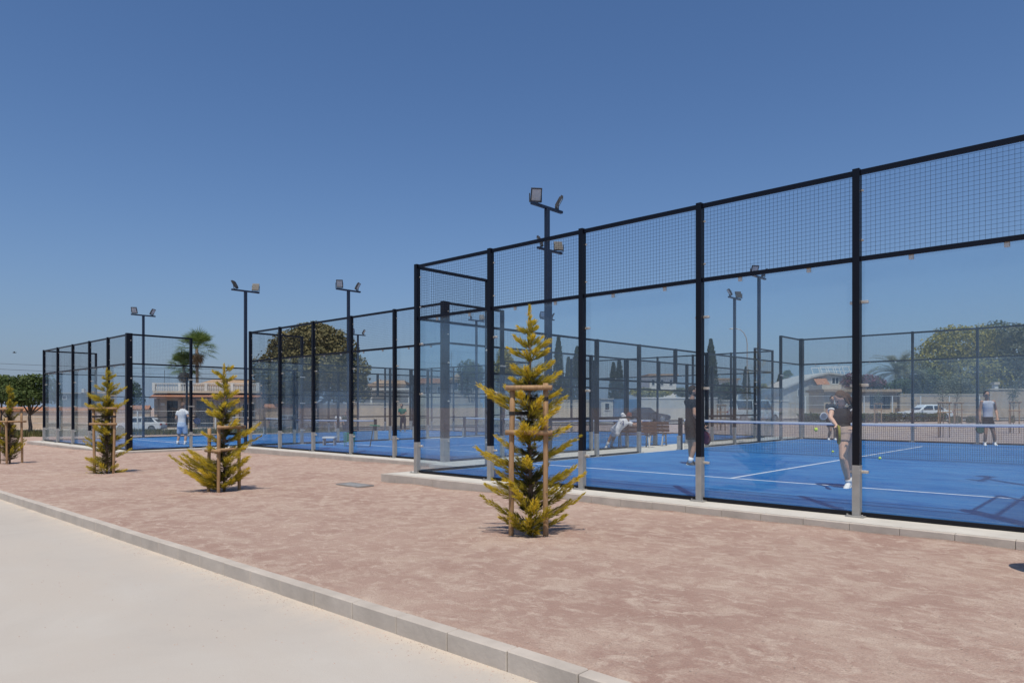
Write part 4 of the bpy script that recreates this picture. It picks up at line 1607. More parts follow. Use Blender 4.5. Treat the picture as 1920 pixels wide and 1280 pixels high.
# palms
def fan_palm(label, px, d, ybase, ytop, rpx, seed):
    r2 = random.Random(seed)
    st = Site(px, d)
    root = thing('fan_palm', label, 'palm tree', st.loc, YAW, 'fan palms above the balustraded house')
    H = st.Z(ytop)
    R_ = rpx * d / FPX
    obj('trunk', MB().path([(0, 0, -.3), (.06, 0, H * .5), (0, 0, H)], [.26, .20, .17], 9), M['palmtrunk'], root, smooth=True)

    def fronds(n, elr, mb, droop, s):
        for i in range(n):
            a = r2.uniform(0, 6.28)
            el = r2.uniform(*elr)
            dr = Vector((math.cos(a) * math.cos(el), math.sin(a) * math.cos(el), math.sin(el)))
            c = Vector((0, 0, H + r2.uniform(-.25, .2)))
            pt = c + dr * (R_ * .45 * s)
            mb.bar(c, pt, .025, .02)
            side = dr.cross(Vector((0, 0, 1))).normalized()
            nb_ = 13
            for j in range(nb_):
                g = (j / (nb_ - 1) - .5) * 2.5
                bd = (dr * math.cos(g) + side * math.sin(g)).normalized()
                L = R_ * .58 * s * (1 - .25 * abs(g) / 1.25) * r2.uniform(.85, 1.1)
                m1 = pt + bd * (L * .6)
                m2 = pt + bd * L + Vector((0, 0, -droop * L * r2.uniform(.3, .8)))
                w = bd.cross(dr.cross(side)).normalized() * .05 + side * .02
                mb.add([pt - w * .3, pt + w * .3, m1 + w, m2, m1 - w], [(0, 1, 2, 4), (4, 2, 3)])
    mb = MB()
    fronds(70, (-.5, 1.4), mb, .28, 1.0)
    obj('crown', mb, M['palm'], root, kind='stuff')
    mb = MB()
    fronds(16, (-1.55, -1.15), mb, .4, .75)
    obj('dead_skirt', mb, M['palmdead'], root, kind='stuff')


fan_palm('taller fan palm with a skirt of dead fronds above the balustraded house', 369, 90, 760, 653, 44, 71)
fan_palm('lower fan palm left of and below the taller fan palm', 345, 91, 760, 688, 38, 72)
fan_palm('tiny distant fan palm left of the gabled villa', 1477, 118, 760, 705, 13, 73)


def date_palm(label, px, d, ycrown, rpx, seed, n=64):
    r2 = random.Random(seed)
    st = Site(px, d)
    root = thing('date_palm', label, 'palm tree', st.loc, YAW)
    H = st.Z(ycrown)
    R_ = rpx * d / FPX
    obj('trunk', MB().path([(0, 0, -.3), (.05, 0, H * .5), (0, 0, H)], [.38, .32, .34], 9), M['palmtrunk'], root, smooth=True)
    mb = MB()
    for i in range(n):
        a = r2.uniform(0, 6.28)
        el = r2.uniform(-.2, 1.35)
        L = R_ * r2.uniform(.85, 1.2)
        pts = []
        for j in range(9):
            f = j / 8
            e = el - f * f * 1.15
            step = L / 8
            if j == 0:
                p = Vector((0, 0, H))
            else:
                p = p + Vector((math.cos(a) * math.cos(e), math.sin(a) * math.cos(e), math.sin(e))) * step
            pts.append(p.copy())
        side = Vector((-math.sin(a), math.cos(a), 0))
        for j in range(1, 9):
            t = (pts[j] - pts[j - 1]).normalized()
            for q in range(3):
                c = pts[j - 1].lerp(pts[j], q / 3)
                for s_ in (-1, 1):
                    ll = .8 * (1 - .5 * abs(j / 8 - .4))
                    e = c + (side * s_ * .8 + t * .6 + Vector((0, 0, .15))).normalized() * ll
                    mb.add([c - t * .05, c + t * .05, e], [(0, 1, 2)])
    obj('crown', mb, M['grey'], root, kind='stuff')


date_palm('big arching date palm right of the bougainvillea', 1684, 88, 700, 58, 81)

# saplings with wooden frames on the far gravel
def far_sapling(px, d, lab, lab2, leaf=True, seed=1):
    r2 = random.Random(seed)
    g = at(px, d)
    z = gz(g.x, g.y)
    root = thing('sapling', lab, 'young tree', (g.x, g.y, z), YAW, 'thin saplings on the far gravel')
    tb = MB().path([(0, 0, -.05), (.02, 0, .9), (-.01, .02, 1.7), (0, 0, 2.2)], [.022, .018, .013, .005], 7)
    for i in range(14):
        a = r2.uniform(0, 6.28)
        z0 = r2.uniform(1.2, 2.1)
        tb.path([(0, 0, z0), (math.cos(a) * .2, math.sin(a) * .2, z0 + .3)], [.006, .002], 4)
    obj('trunk', tb, M['bark'], root)
    mb = MB()
    leaf_cloud(mb, [(0, 0, 1.95, .33, .33, .55), (.1, 0, 2.2, .22, .22, .35)], 520 if leaf else 160, .035, r2, .1)
    obj('crown', mb, M['grey'], root, kind='stuff')
    stake_frame(lab2, px, d, [(-.27, -.1, 1.62, 0), (.22, -.12, 1.62, 0), (.03, .25, 1.62, 0)], [(0, 1, 1.6), (1, 2, 1.57), (0, 1, 1.15)], [], seed, .03, 'stake frames on the far gravel')


far_sapling(1768, 32, 'bare sapling in the nearest of the far frames, left of the tank top man', 'nearest far stake frame, standing in front of the parked white saloon', False, 91)
far_sapling(1795, 46, 'bare sapling framed just left of the tank top man', 'small stake frame just left of the man in the grey tank top', False, 92)
far_sapling(1900, 36, 'leafy grey green sapling near the right edge, beside the tank top man', 'stake frame near the right edge, beside the man in the tank top', True, 93)
far_sapling(1645, 50, 'dry sapling behind the net right of the swinging woman', 'stake frame behind the net right of the swinging woman', True, 94)
far_sapling(1352, 44, 'sapling between the dark posts right of the man in black', 'stake frame seen between the dark posts right of the man in black', False, 95)

# curved street lamp, cables, utility pole, bird
st = Site(1401, 62)
r_ = thing('street_lamp', 'pale curved street lamp rising behind the back of the courts', 'street lamp', st.loc, YAW)
H = st.Z(645)
mb = MB().path([(0, 0, -.1), (0, 0, H * .5), (0, 0, H), (-.08, 0, H + .55), (-.3, 0, H + 1.0), (-.62, 0, H + 1.28), (-.95, 0, H + 1.36)], [.085, .065, .05, .045, .04, .035, .03], 8)
obj('pole', mb, M['galv'], r_, smooth=True)
obj('lamp_head', MB().loft([((-.9, 0, H + 1.36), (0, .05, 0), (0, 0, .04)), ((-1.1, 0, H + 1.37), (0, .13, 0), (0, 0, .07)), ((-1.5, 0, H + 1.36), (0, .10, 0), (0, 0, .05)), ((-1.62, 0, H + 1.35), (0, .03, 0), (0, 0, .02))], 10), M['galv'], r_)


def cable(label, a, b, sag):
    (pa, ya, da), (pb, yb, db) = a, b
    A, B = at(pa, da), at(pb, db)
    za, zb = CH + (HY - ya) * da / FPX, CH + (HY - yb) * db / FPX
    pts = []
    for i in range(25):
        f = i / 24
        pts.append((A.x + (B.x - A.x) * f, A.y + (B.y - A.y) * f, za + (zb - za) * f - sag * 4 * f * (1 - f)))
    o = obj('overhead_cable', MB().path(pts, .022, 5), M['cable'])
    tag(o, label, 'cable', 'overhead cables')


cable('upper thick overhead cable sagging across the sky at the left', (-330, 660, 95), (548, 690, 100), .8)
cable('lower thin overhead cable sagging across the sky at the left', (-330, 668, 95), (548, 698, 100), 1.0)
st = Site(548, 100)
r_ = thing('utility_pole', 'wooden utility pole hidden in the big dark tree, holding the cables', 'utility pole', st.loc, YAW)
obj('shaft', MB().tube((0, 0, -.3), (0, 0, st.Z(684)), .14, .09, 10), M['trunk'], r_)
obj('crossarm', MB().bar((-.8, 0, st.Z(690)), (.8, 0, st.Z(690)), .1, .1), M['trunk'], r_)
g = at(27, 60)
zb = CH + (HY - 661) * 60 / FPX
mb = MB().loft([((-.16, 0, 0), (0, .004, 0), (0, 0, .004)), ((-.05, 0, 0), (0, .035, 0), (0, 0, .035)), ((.06, 0, .005), (0, .035, 0), (0, 0, .035)), ((.13, 0, .02), (0, .02, 0), (0, 0, .02)), ((.18, 0, .02), (0, .003, 0), (0, 0, .003))], 8)
for s_ in (-1, 1):
    mb.add([(.05, s_ * .02, .02), (-.06, s_ * .02, .02), (-.06, s_ * .2, .09), (.03, s_ * .18, .09), (-.07, s_ * .36, .05)], [(0, 1, 2, 3), (3, 2, 4)])
o = obj('bird', mb, M['ironwork'], loc=(g.x, g.y, zb), rot=(0, 0, YAW + .6))
tag(o, 'small dark bird flying in the sky at the far left', 'bird')

# ------------------------------------------------------------------ parked cars
def car(label, px, d, heading, paint, kind='saloon', scale=1.0):
    """heading: direction of the bonnet, degrees from the camera's right"""
    import bmesh
    st = Site(px, d)
    root = thing('parked_car', label, 'car', (st.loc[0], st.loc[1], st.loc[2] + .05), YAW + R(heading))
    L, W = (4.5, 1.78) if kind != 'van' else (5.0, 1.95)
    hb = {'saloon': .88, 'suv': 1.02, 'hatch': .92, 'van': 1.05}[kind]
    hr = {'saloon': 1.45, 'suv': 1.66, 'hatch': 1.48, 'van': 2.1}[kind]
    low = [(-L / 2, .38), (-L / 2 + .06, .24), (L / 2 - .1, .22), (L / 2, .36), (L / 2 - .03, .66), (L / 2 - .25, hb - .16), (L / 2 - 1.15, hb), (-L / 2 + .25, hb + .02), (-L / 2 + .02, hb - .12)]
    ga, gb, gc, gd = {'saloon': (.95, .25, -1.15, -1.75), 'suv': (1.0, .45, -1.75, -2.12), 'hatch': (1.0, .4, -1.4, -1.95), 'van': (1.75, 1.2, -2.3, -2.42)}[kind]

    def prism(pts, hw0, hw1=None):
        n = len(pts)
        mb = MB()
        for s_ in (-1, 1):
            for i, (x, z) in enumerate(pts):
                h = hw0 if hw1 is None or z < hb + .2 else hw1
                mb.v.append((x, s_ * h, z))
        mb.f = [(i, (i + 1) % n, n + (i + 1) % n, n + i) for i in range(n)] + [tuple(range(n - 1, -1, -1)), tuple(range(n, 2 * n))]
        return mb

    def bevelled(mb, off, seg=2):
        me = mb.mesh('car_shell')
        bm = bmesh.new()
        bm.from_mesh(me)
        bmesh.ops.recalc_face_normals(bm, faces=bm.faces)
        bmesh.ops.bevel(bm, geom=bm.edges[:], offset=off, segments=seg, affect='EDGES', clamp_overlap=True)
        bm.to_mesh(me)
        bm.free()
        return me
    body = obj('body', bevelled(prism(low, W / 2), .07), M[paint], root)
    up = [(ga, hb - .03), (gb, hr - .02), (gb - .5, hr), (gc + .2, hr - .02), (gd, hb - .01)]
    roof = obj('cabin', bevelled(prism(up, W / 2 - .08, W / 2 - .24), .05), M[paint], root)
    # glass set just proud of the cabin
    for s_ in (-1, 1):
        def P(x, z):
            f = max(0, (z - hb) / (hr - hb))
            return (x, s_ * (W / 2 - .075 - .165 * f * 1.0 + .012), z)
        zt, zl = hr - .13, hb + .05
        m0 = (gb + gc) / 2
        fr = [P(ga - .12 - .1, zl), P(gb - .10, zt), P(m0 + .06, zt), P(m0 + .06, zl)]
        rr_ = [P(m0 - .06, zl), P(m0 - .06, zt), P(gc + .05, zt), P(gd + .30, zl)]
        for q in (fr, rr_):
            q2 = [(x, y - s_ * .03, z) for x, y, z in q]
            mb = MB()
            mb.add(q + q2, [(0, 1, 2, 3), (7, 6, 5, 4), (0, 4, 5, 1), (1, 5, 6, 2), (2, 6, 7, 3), (3, 7, 4, 0)])
            obj('side_window', mb, M['pane'], root)
        obj('mirror', MB().ball((ga - .25, s_ * (W / 2 + .06), hb + .08), (.09, .10, .07), 10, 6), M[paint], root, smooth=True)
        for x in (L / 2 - .85, -L / 2 + .85):
            mb = MB().tube((x, s_ * (W / 2 - .20), .32), (x, s_ * (W / 2 + .012), .32), .335, n=22)
            wh = obj('wheel', mb, M['tyre'], root)
            rm = MB().tube((x, s_ * (W / 2 - .05), .32), (x, s_ * (W / 2 + .018), .32), .10, n=12)
            for q in range(10):
                a = 2 * math.pi * q / 10
                rm.bar((x, s_ * (W / 2 + .015), .32), (x + .21 * math.cos(a), s_ * (W / 2 + .015), .32 + .21 * math.sin(a)), .02, .045)
            n_ = 20
            rm.path([(x + .22 * math.cos(2 * math.pi * q / n_), s_ * (W / 2 + .012), .32 + .22 * math.sin(2 * math.pi * q / n_)) for q in range(n_ + 1)], .018, 5)
            obj('rim', rm, M['rim'], wh)
        obj('headlight', MB().ball((L / 2 - .14, s_ * (W / 2 - .27), .66), (.13, .2, .085), 10, 6), M['clearlens'], root, smooth=True)
        obj('tail_light', MB().box((-L / 2 - .012, s_ * (W / 2 - .2) - .16, hb - .28), (-L / 2 + .1, s_ * (W / 2 - .2) + .14, hb - .10)), M['redlens'], root)
    wf, wr = W / 2 - .22, W / 2 - .30
    e = .018
    mb = MB()
    q = [(ga - .10 + e, -wf, hb + .06), (ga - .10 + e, wf, hb + .06), (gb + .05 + e, wr, hr - .10), (gb + .05 + e, -wr, hr - .10)]
    q2 = [(x - .05, y, z - .02) for x, y, z in q]
    mb.add(q + q2, [(0, 1, 2, 3), (7, 6, 5, 4), (0, 4, 5, 1), (1, 5, 6, 2), (2, 6, 7, 3), (3, 7, 4, 0)])
    obj('windscreen', mb, M['pane'], root)
    mb = MB()
    q = [(gd + .06 - e, wf, hb + .08), (gd + .06 - e, -wf, hb + .08), (gc + .16 - e, -wr, hr - .10), (gc + .16 - e, wr, hr - .10)]
    q2 = [(x + .05, y, z - .02) for x, y, z in q]
    mb.add(q + q2, [(0, 1, 2, 3), (7, 6, 5, 4), (0, 4, 5, 1), (1, 5, 6, 2), (2, 6, 7, 3), (3, 7, 4, 0)])
    obj('rear_window', mb, M['pane'], root)
    obj('number_plate', MB().box((-L / 2 - .014, -.26, .50), (-L / 2 + .05, .26, .61)), M['whitepaint'], root)
    obj('bumper', MB().box((-L / 2 - .03, -W / 2 + .12, .30), (-L / 2 + .12, W / 2 - .12, .44)), M['cargrey'] if paint != 'cargrey' else M['cardark'], root)
    return root


car('white estate car parked in the street behind the far left court', 262, 68, 187, 'carwhite', 'hatch')
car('white saloon parked by the beige wall left of the tank top man', 1733, 67, 180, 'carwhite', 'saloon')
car('white van parked behind the courts near the street lamp', 1414, 70, 8, 'carwhite', 'van')
car('dark saloon parked beside the blue container behind the bench', 1212, 70, 4, 'cardark', 'saloon')
car('dark hatchback in the carport, left one', 684, 101.5, 0, 'cardark', 'hatch')
car('grey hatchback in the carport, middle one', 712, 101.5, 0, 'cargrey', 'hatch')
car('dark car in the carport, right one', 748, 101.5, 0, 'cardark', 'saloon')
car('grey car parked in the street behind the left panes of the middle court', 552, 70, 0, 'cargrey', 'saloon')


# ------------------------------------------------------------------ people
def fuse(mb, voxel, smooth=4):
    """weld overlapping volumes into one continuous skin"""
    me = mb.mesh('body')
    o = bpy.data.objects.new('tmp', me)
    COL.objects.link(o)
    m = o.modifiers.new('r', 'REMESH')
    m.mode = 'VOXEL'
    m.voxel_size = voxel
    m.use_smooth_shade = True
    if smooth:
        s_ = o.modifiers.new('s', 'SMOOTH')
        s_.factor = .5
        s_.iterations = smooth
    bpy.context.view_layer.update()
    dg = bpy.context.evaluated_depsgraph_get()
    ev = o.evaluated_get(dg)
    out = bpy.data.meshes.new_from_object(ev, depsgraph=dg)
    bpy.data.objects.remove(o)
    out.polygons.foreach_set('use_smooth', [True] * len(out.polygons))
    return out


def hand(mb, w, dr, side, k, curl=.5):
    """palm, four unequal fingers and a thumb leaving the side of the palm"""
    w, dr, side = Vector(w), Vector(dr).normalized(), Vector(side)
    side = (side - dr * side.dot(dr)).normalized()
    nrm = dr.cross(side).normalized()
    m = Matrix((dr, side, nrm)).transposed()
    mb.ball(w + dr * .045 * k, (.050 * k, .040 * k, .018 * k), 10, 7, m)
    for i, (o, l) in enumerate(((-.028, .064), (-.0095, .075), (.0095, .070), (.027, .055))):
        a = w + dr * .080 * k + side * (o * k)
        b = a + (dr * math.cos(curl * .7) + nrm * math.sin(curl * .7)) * (l * .55 * k)
        c = b + (dr * math.cos(curl * 1.7) + nrm * math.sin(curl * 1.7)) * (l * .5 * k)
        mb.caps(a - dr * .02 * k, b, .0098 * k, .0090 * k, 7)
        mb.caps(b, c, .0090 * k, .0075 * k, 7)
    a = w + dr * .025 * k - side * .030 * k
    b = a + (dr * .6 - side * .8 + nrm * .25).normalized() * .040 * k
    c = b + (dr * .9 - side * .1 + nrm * .4 * curl).normalized() * .032 * k
    mb.caps(a, b, .0125 * k, .0105 * k, 7)
    mb.caps(b, c, .0105 * k, .0085 * k, 7)


def person(label, px0, py0, d, zb, J, top, shorts, face, hair=(.03, .02, .015), skin='skin', female=False, sleeve=.5, shoe=(.75, .75, .74), sock=None,
           short_len=.55, voxel=.011, hairlen=0.0, socklen=.35, trim=None, long_trousers=False, glasses=False, mark=None, beard=False, curl=(1.2, .5)):
    k = d / FPX
    g = at(px0, d)
    root = thing('person', label, 'person', (g.x, g.y, zb), YAW)

    def C(n):
        a, b, c = J[n]
        return Vector(((a - px0) * k, c, (py0 - b) * k))
    P, Ch, N, Hd = C('pelvis'), C('chest'), C('neck'), C('head')
    SL, SR, EL, ER, WL, WR = [C(n) for n in ('sl', 'sr', 'el', 'er', 'wl', 'wr')]
    HL, HR, KL, KR, AL, AR, TL, TR = [C(n) for n in ('hl', 'hr', 'kl', 'kr', 'al', 'ar', 'tl', 'tr')]
    q = .92 if female else 1.0
    us = (SR - SL).normalized()
    uh = (HR - HL).normalized()
    sp = (N - P).normalized()

    def secs(e, hip=1.0, lo=0.0, hi=1.0):
        out = []
        W_ = [(-.10, uh, .150, .098), (-.02, uh, .160, .105), (.22, uh, .142, .098), (.45, us, .138, .095), (.66, us, .165, .112), (.84, us, .168, .105), (.95, us, .115, .085), (1.02, us, .062, .060)]
        if female:
            W_ = [(-.10, uh, .158, .105), (-.02, uh, .165, .110), (.22, uh, .128, .090), (.42, us, .114, .084), (.66, us, .138, .108), (.84, us, .140, .095), (.95, us, .10, .075), (1.02, us, .052, .052)]
        for f, u, w, dd in W_:
            if f < lo - 1e-6 or f > hi + 1e-6:
                continue
            v = sp.cross(u).normalized()
            c = P.lerp(N, f) if f >= 0 else P + (P - N).normalized() * (-f * (N - P).length)
            bow = Ch - P.lerp(N, .66)
            c = c + bow * max(0, 1 - abs(f - .6) / .6)
            out.append((c, u * (w + e), v * (dd + e)))
        return out
    mb = MB()
    mb.loft(secs(0), 18)
    mb.caps(N - sp * .03, Hd - Vector((0, 0, .06)), .056 * q, .050 * q)
    fd = Vector((face[0], face[1], face[2] if len(face) > 2 else 0)).normalized()
    fs = Vector((0, 0, 1)).cross(fd).normalized()
    fu = fd.cross(fs)
    m = Matrix((fd, fs, fu)).transposed()
    hq = .98 if female else 1.0
    mb.ball(Hd + fu * .015, (.096 * hq, .077 * hq, .108 * hq), 18, 12, m)
    mb.ball(Hd + fd * .022 - fu * .062, (.066 * hq, .056 * hq, .058 * hq), 14, 9, m)
    mb.caps(Hd + fd * .092 - fu * .002, Hd + fd * .112 - fu * .030, .010, .016, 8)
    mb.ball(Hd + fd * .084 - fu * .062, (.013, .026, .010), 8, 6, m)
    mb.ball(Hd + fd * .082 + fu * .022, (.016, .056, .010), 8, 6, m)
    for s_ in (-1, 1):
        mb.ball(Hd + fs * (.078 * hq * s_) - fu * .008, (.022, .009, .034), 8, 6, m)
    ra = .85 if female else 1.0
    for S, E_, W_, cu in ((SL, EL, WL, curl[0]), (SR, ER, WR, curl[1])):
        mb.ball(S, .060 * ra)
        mb.caps(S, E_, .054 * ra, .042 * ra)
        mb.caps(E_.lerp(S, .0), E_.lerp(W_, .4), .042 * ra, .043 * ra)
        mb.caps(E_.lerp(W_, .4), W_, .043 * ra, .028 * ra)
        dr = (W_ - E_).normalized()
        hand(mb, W_, dr, Vector((-dr.y, dr.x, .3)) if abs(dr.z) < .9 else Vector((0, 1, 0)), 1.0 * ra + .08, cu)
    for H_, K_, A_ in ((HL, KL, AL), (HR, KR, AR)):
        mb.caps(H_, K_, .088 * (1.02 if female else 1), .057)
        mb.caps(K_, K_.lerp(A_, .35), .055, .058)
        mb.caps(K_.lerp(A_, .35), A_, .058, .036)
    body = obj('body', fuse(mb, voxel), M[skin], root)
    for s_ in (-1, 1):
        obj('eye', MB().ball(Hd + fd * .086 + fs * (.031 * s_) + fu * .006, .011, 8, 6), M['ironwork'], root)
    if glasses:
        mb = MB()
        for s_ in (-1, 1):
            mb.ball(Hd + fd * .090 + fs * (.033 * s_) + fu * .006, (.008, .026, .017), 10, 6, m)
        mb.bar(Hd + fd * .10 - fs * .03 + fu * .01, Hd + fd * .10 + fs * .03 + fu * .01, .008, .008)
        obj('sunglasses', mb, M['pane'], root)
    # hair
    mb = MB()
    mb.ball(Hd - fd * .016 + fu * .040, (.096 * hq, .084 * hq, .094 * hq), 16, 10, m)
    mb.ball(Hd - fd * .045 + fu * .0, (.070, .080, .085), 14, 9, m)
    if hairlen:
        mb.caps(Hd - fd * .07 - fu * .02, Hd - fd * .10 - fu * hairlen, .072, .038)
        mb.caps(Hd - fd * .02 + fs * .07, Hd - fd * .02 + fs * .075 - fu * hairlen * .7, .028, .022)
        mb.caps(Hd - fd * .02 - fs * .07, Hd - fd * .02 - fs * .075 - fu * hairlen * .7, .028, .022)
    obj('hair', fuse(mb, .012, 2), cloth('hair_%02d' % (hair[0] * 255), hair, .35), root)
    if beard:
        mb = MB().ball(Hd + fd * .030 - fu * .070, (.062, .058, .048), 12, 8, m)
        obj('beard', mb, cloth('hair_%02d' % (hair[0] * 255), hair, .35), root, smooth=True)
    # shirt
    mb = MB()
    mb.loft(secs(.014, lo=-.02, hi=1.03 if sleeve > .3 else .95), 18)
    if sleeve:
        for S, E_ in ((SL, EL), (SR, ER)):
            mb.ball(S, .066 * ra)
            mb.tube(S, S.lerp(E_, sleeve), .065 * ra, .064 * ra, 14)
    else:
        for S in (SL, SR):
            mb.ball(S.lerp(Ch, .22) + Vector((0, 0, .0)), .068 * ra)
    sh = obj('shirt', fuse(mb, voxel, 3), top, root)
    if trim:
        for S, E_ in ((SL, EL), (SR, ER)):
            c = S.lerp(E_, .14)
            ax = (E_ - S).normalized()
            obj('sleeve_trim', MB().tube(c, c + ax * .022, .072 * ra, .070 * ra, 14), trim, sh)
    if mark:
        mk = MB()
        (ma, mbb, mc) = mark
        o = Vector(((ma - px0) * k, mc, (py0 - mbb) * k))
        mk.bar(o + Vector((-.06, 0, -.015)), o + Vector((.05, 0, .085)), .022, .012).bar(o + Vector((-.06, 0, -.015)), o + Vector((.085, 0, -.015)), .022, .012).bar(o + Vector((.05, 0, .085)), o + Vector((.05, 0, -.085)), .022, .012)
        obj('shirt_number', mk, cloth('navy_print', (.03, .04, .14)), sh)
    # shorts or trousers
    mb = MB()
    mb.loft(secs(.020, lo=-.10, hi=.22), 18)
    for H_, K_, A_ in ((HL, KL, AL), (HR, KR, AR)):
        mb.ball(H_, .102)
        mb.tube(H_, H_.lerp(K_, 1 if long_trousers else short_len), .103, .072 if long_trousers else .094, 14)
        if long_trousers:
            mb.ball(K_, .072)
            mb.tube(K_, A_, .072, .058, 14)
    obj('trousers' if long_trousers else 'shorts', fuse(mb, voxel, 3), shorts, root)
    for A_, T_, K_ in ((AL, TL, KL), (AR, TR, KR)):
        f = T_ - A_
        f = f.normalized()
        hd = Vector((f.x, f.y, f.z * .9)).normalized()
        sd = hd.cross(Vector((0, 0, 1))).normalized()
        up = sd.cross(hd)
        hl = A_ - hd * .065 - up * .028
        mb = MB().loft([(hl, sd * .026, up * .024), (hl + hd * .03, sd * .036, up * .046), (hl + hd * .10 + up * .004, sd * .040, up * .052), (hl + hd * .18 - up * .012, sd * .046, up * .034), (hl + hd * .25 - up * .02, sd * .042, up * .024), (hl + hd * .285 - up * .024, sd * .020, up * .014)], 14)
        s_ = obj('shoe', mb, cloth('shoe_%02d' % (shoe[0] * 100), shoe, .05), root, smooth=True)
        so = MB().loft([(hl + hd * .0 - up * .03, sd * .03, up * .014), (hl + hd * .12 - up * .034, sd * .044, up * .014), (hl + hd * .2 - up * .038, sd * .048, up * .014), (hl + hd * .29 - up * .036, sd * .022, up * .012)], 12)
        obj('sole', so, cloth('sole_white', (.6, .6, .58), .05), s_)
        if sock:
            obj('sock', MB().tube(A_ - up * .01, A_.lerp(K_, socklen), .042, .056, 14), cloth('sock_%02d' % (sock[0] * 100), sock, .05), root, smooth=True)
    return root, C, k


def racket(label, px, d, zb, p_hand, p_head, col, col2, nrm=(0, 1, 0)):
    """padel racket: perforated solid head and short handle; points in person-local metres"""
    g = at(px, d)
    root = thing('padel_racket', label, 'racket', (g.x, g.y, zb), YAW)
    a, b = Vector(p_hand), Vector(p_head)
    ax = (b - a).normalized()
    n = Vector(nrm)
    n = (n - ax * n.dot(ax)).normalized()
    sd = ax.cross(n)
    c = a + ax * .235
    mb = MB()
    prof = []
    for i in range(28):
        t = 2 * math.pi * i / 28
        x, y = .135 * math.cos(t), .125 * math.sin(t) * (1 - .12 * math.cos(t + math.pi))
        prof.append(c + ax * x + sd * y)
    v = [p - n * .017 for p in prof] + [p + n * .017 for p in prof]
    m_ = len(prof)
    mb.add(v, [(i, (i + 1) % m_, m_ + (i + 1) % m_, m_ + i) for i in range(m_)] + [tuple(range(m_ - 1, -1, -1)), tuple(range(m_, 2 * m_))])
    hd = obj('head', mb, col, root)
    holes = MB()
    for i in range(-3, 4):
        for j in range(-3, 4):
            if i * i + j * j < 11:
                q = c + ax * (.026 * i) + sd * (.026 * j)
                holes.tube(q - n * .0185, q + n * .0185, .006, n=7)
    obj('holes', holes, M['ironwork'], hd, kind='stuff')
    rim = MB().path([c + (p - c) * 1.02 for p in prof] + [prof[0]], .019, 6)
    obj('rim', rim, col2, hd)
    h = MB().tube(a - ax * .06, a + ax * .085, .0155, .0165, 10)
    h.bar(a + ax * .075, c - ax * .09 + sd * .055, .018, .024).bar(a + ax * .075, c - ax * .09 - sd * .055, .018, .024)
    obj('handle', h, cloth('grip_black', (.02, .02, .022)), root)
    return root


blackcloth = cloth('black', (.014, .015, .02))
# woman swinging near the glass
J = dict(head=(1574, 747.5, -.06), neck=(1577, 761, .0), chest=(1579, 779, .0), pelvis=(1586, 810, .02),
         sl=(1563, 767, .05), sr=(1593, 766, -.06), el=(1554, 783, -.05), er=(1599, 785, -.16), wl=(1556, 797, -.22), wr=(1584, 799, -.28),
         hl=(1580, 816, -.04), hr=(1593, 816, .08), kl=(1574, 858, -.12), kr=(1603, 860, .16), al=(1590, 904, -.02), ar=(1617, 893, .30), tl=(1578, 912, -.12), tr=(1610, 902, .22))
root, C, k = person('woman in black top and beige shorts swinging a racket close behind the glass', 1588, 914, 11.0, .012, J, blackcloth, cloth('beige_pink', (.46, .35, .30)), (-.85, .05, -.62), hair=(.11, .062, .038), skin='skin3', female=True, sleeve=.12, shoe=(.76, .76, .76), short_len=.28, voxel=.009, hairlen=.17, trim=cloth('white_trim', (.75, .75, .75)), sock=(.75, .75, .75), socklen=.14)
racket('dark padel racket with yellow rim held low by the swinging woman', 1588, 11.0, .012, C('wl') + Vector((-.02, -.05, -.05)), C('wl') + Vector((-.12, -.35, -.16)), cloth('racket_dark', (.10, .02, .03)), cloth('racket_yellow', (.26, .24, .04)), (1, -.1, .1))

# man in black by the net
J = dict(head=(1299.5, 735, 0), neck=(1297, 750, .0), chest=(1297, 768, .0), pelvis=(1296, 799, .02),
         sl=(1291, 755, .15), sr=(1298, 757, -.19), el=(1302, 780, .20), er=(1296.5, 778, -.27), wl=(1320, 797, .10), wr=(1311, 798, -.27),
         hl=(1294, 805, .09), hr=(1299, 805, -.09), kl=(1298, 837, .14), kr=(1300, 837, -.10), al=(1298, 866, .12), ar=(1291, 868, -.12), tl=(1309, 871, .05), tr=(1303, 873, -.22))
root, C, k = person('man in black shirt and shorts standing by the net post, half behind a black post', 1297, 872.5, 15.4, .012, J, blackcloth, cloth('black_shorts', (.012, .014, .015)), (.95, -.12, -.08), hair=(.035, .022, .016), skin='skin2', sleeve=.42, shoe=(.06, .06, .07), sock=(.74, .74, .74), short_len=.62, voxel=.010, beard=True, socklen=.30)
racket('pinkish red padel racket hanging in front of the man in black', 1297, 15.4, .012, C('wr') + Vector((.05, .02, -.04)), C('wr') + Vector((.10, .05, -.40)), cloth('racket_pink', (.30, .07, .10)), cloth('racket_dark', (.10, .02, .03)), (.95, .45, 0))

# man in grey tank top
J = dict(head=(1848.5, 741, -.03), neck=(1850, 750, .0), chest=(1852, 764, .0), pelvis=(1853, 791, .02),
         sl=(1840.5, 754.5, .0), sr=(1863, 754, .0), el=(1837.5, 772, .02), er=(1871.5, 770, .10), wl=(1835, 788, -.06), wr=(1865.5, 784, -.12),
         hl=(1848, 794, 0), hr=(1858, 794, 0), kl=(1846, 814, -.05), kr=(1863, 815, -.02), al=(1847, 831, .02), ar=(1867, 831, .05), tl=(1844, 836, -.14), tr=(1866, 836, -.14))
root, C, k = person('man in grey tank top and black shorts standing across the net, hand on hip', 1855, 835.5, 23.3, .012, J, cloth('light_grey', (.47, .48, .53)), blackcloth, (-.15, -1, -.05), hair=(.025, .018, .014), skin='skin2', sleeve=0, shoe=(.76, .76, .76), short_len=.40, voxel=.011, glasses=True, sock=(.74, .74, .74), socklen=.12)
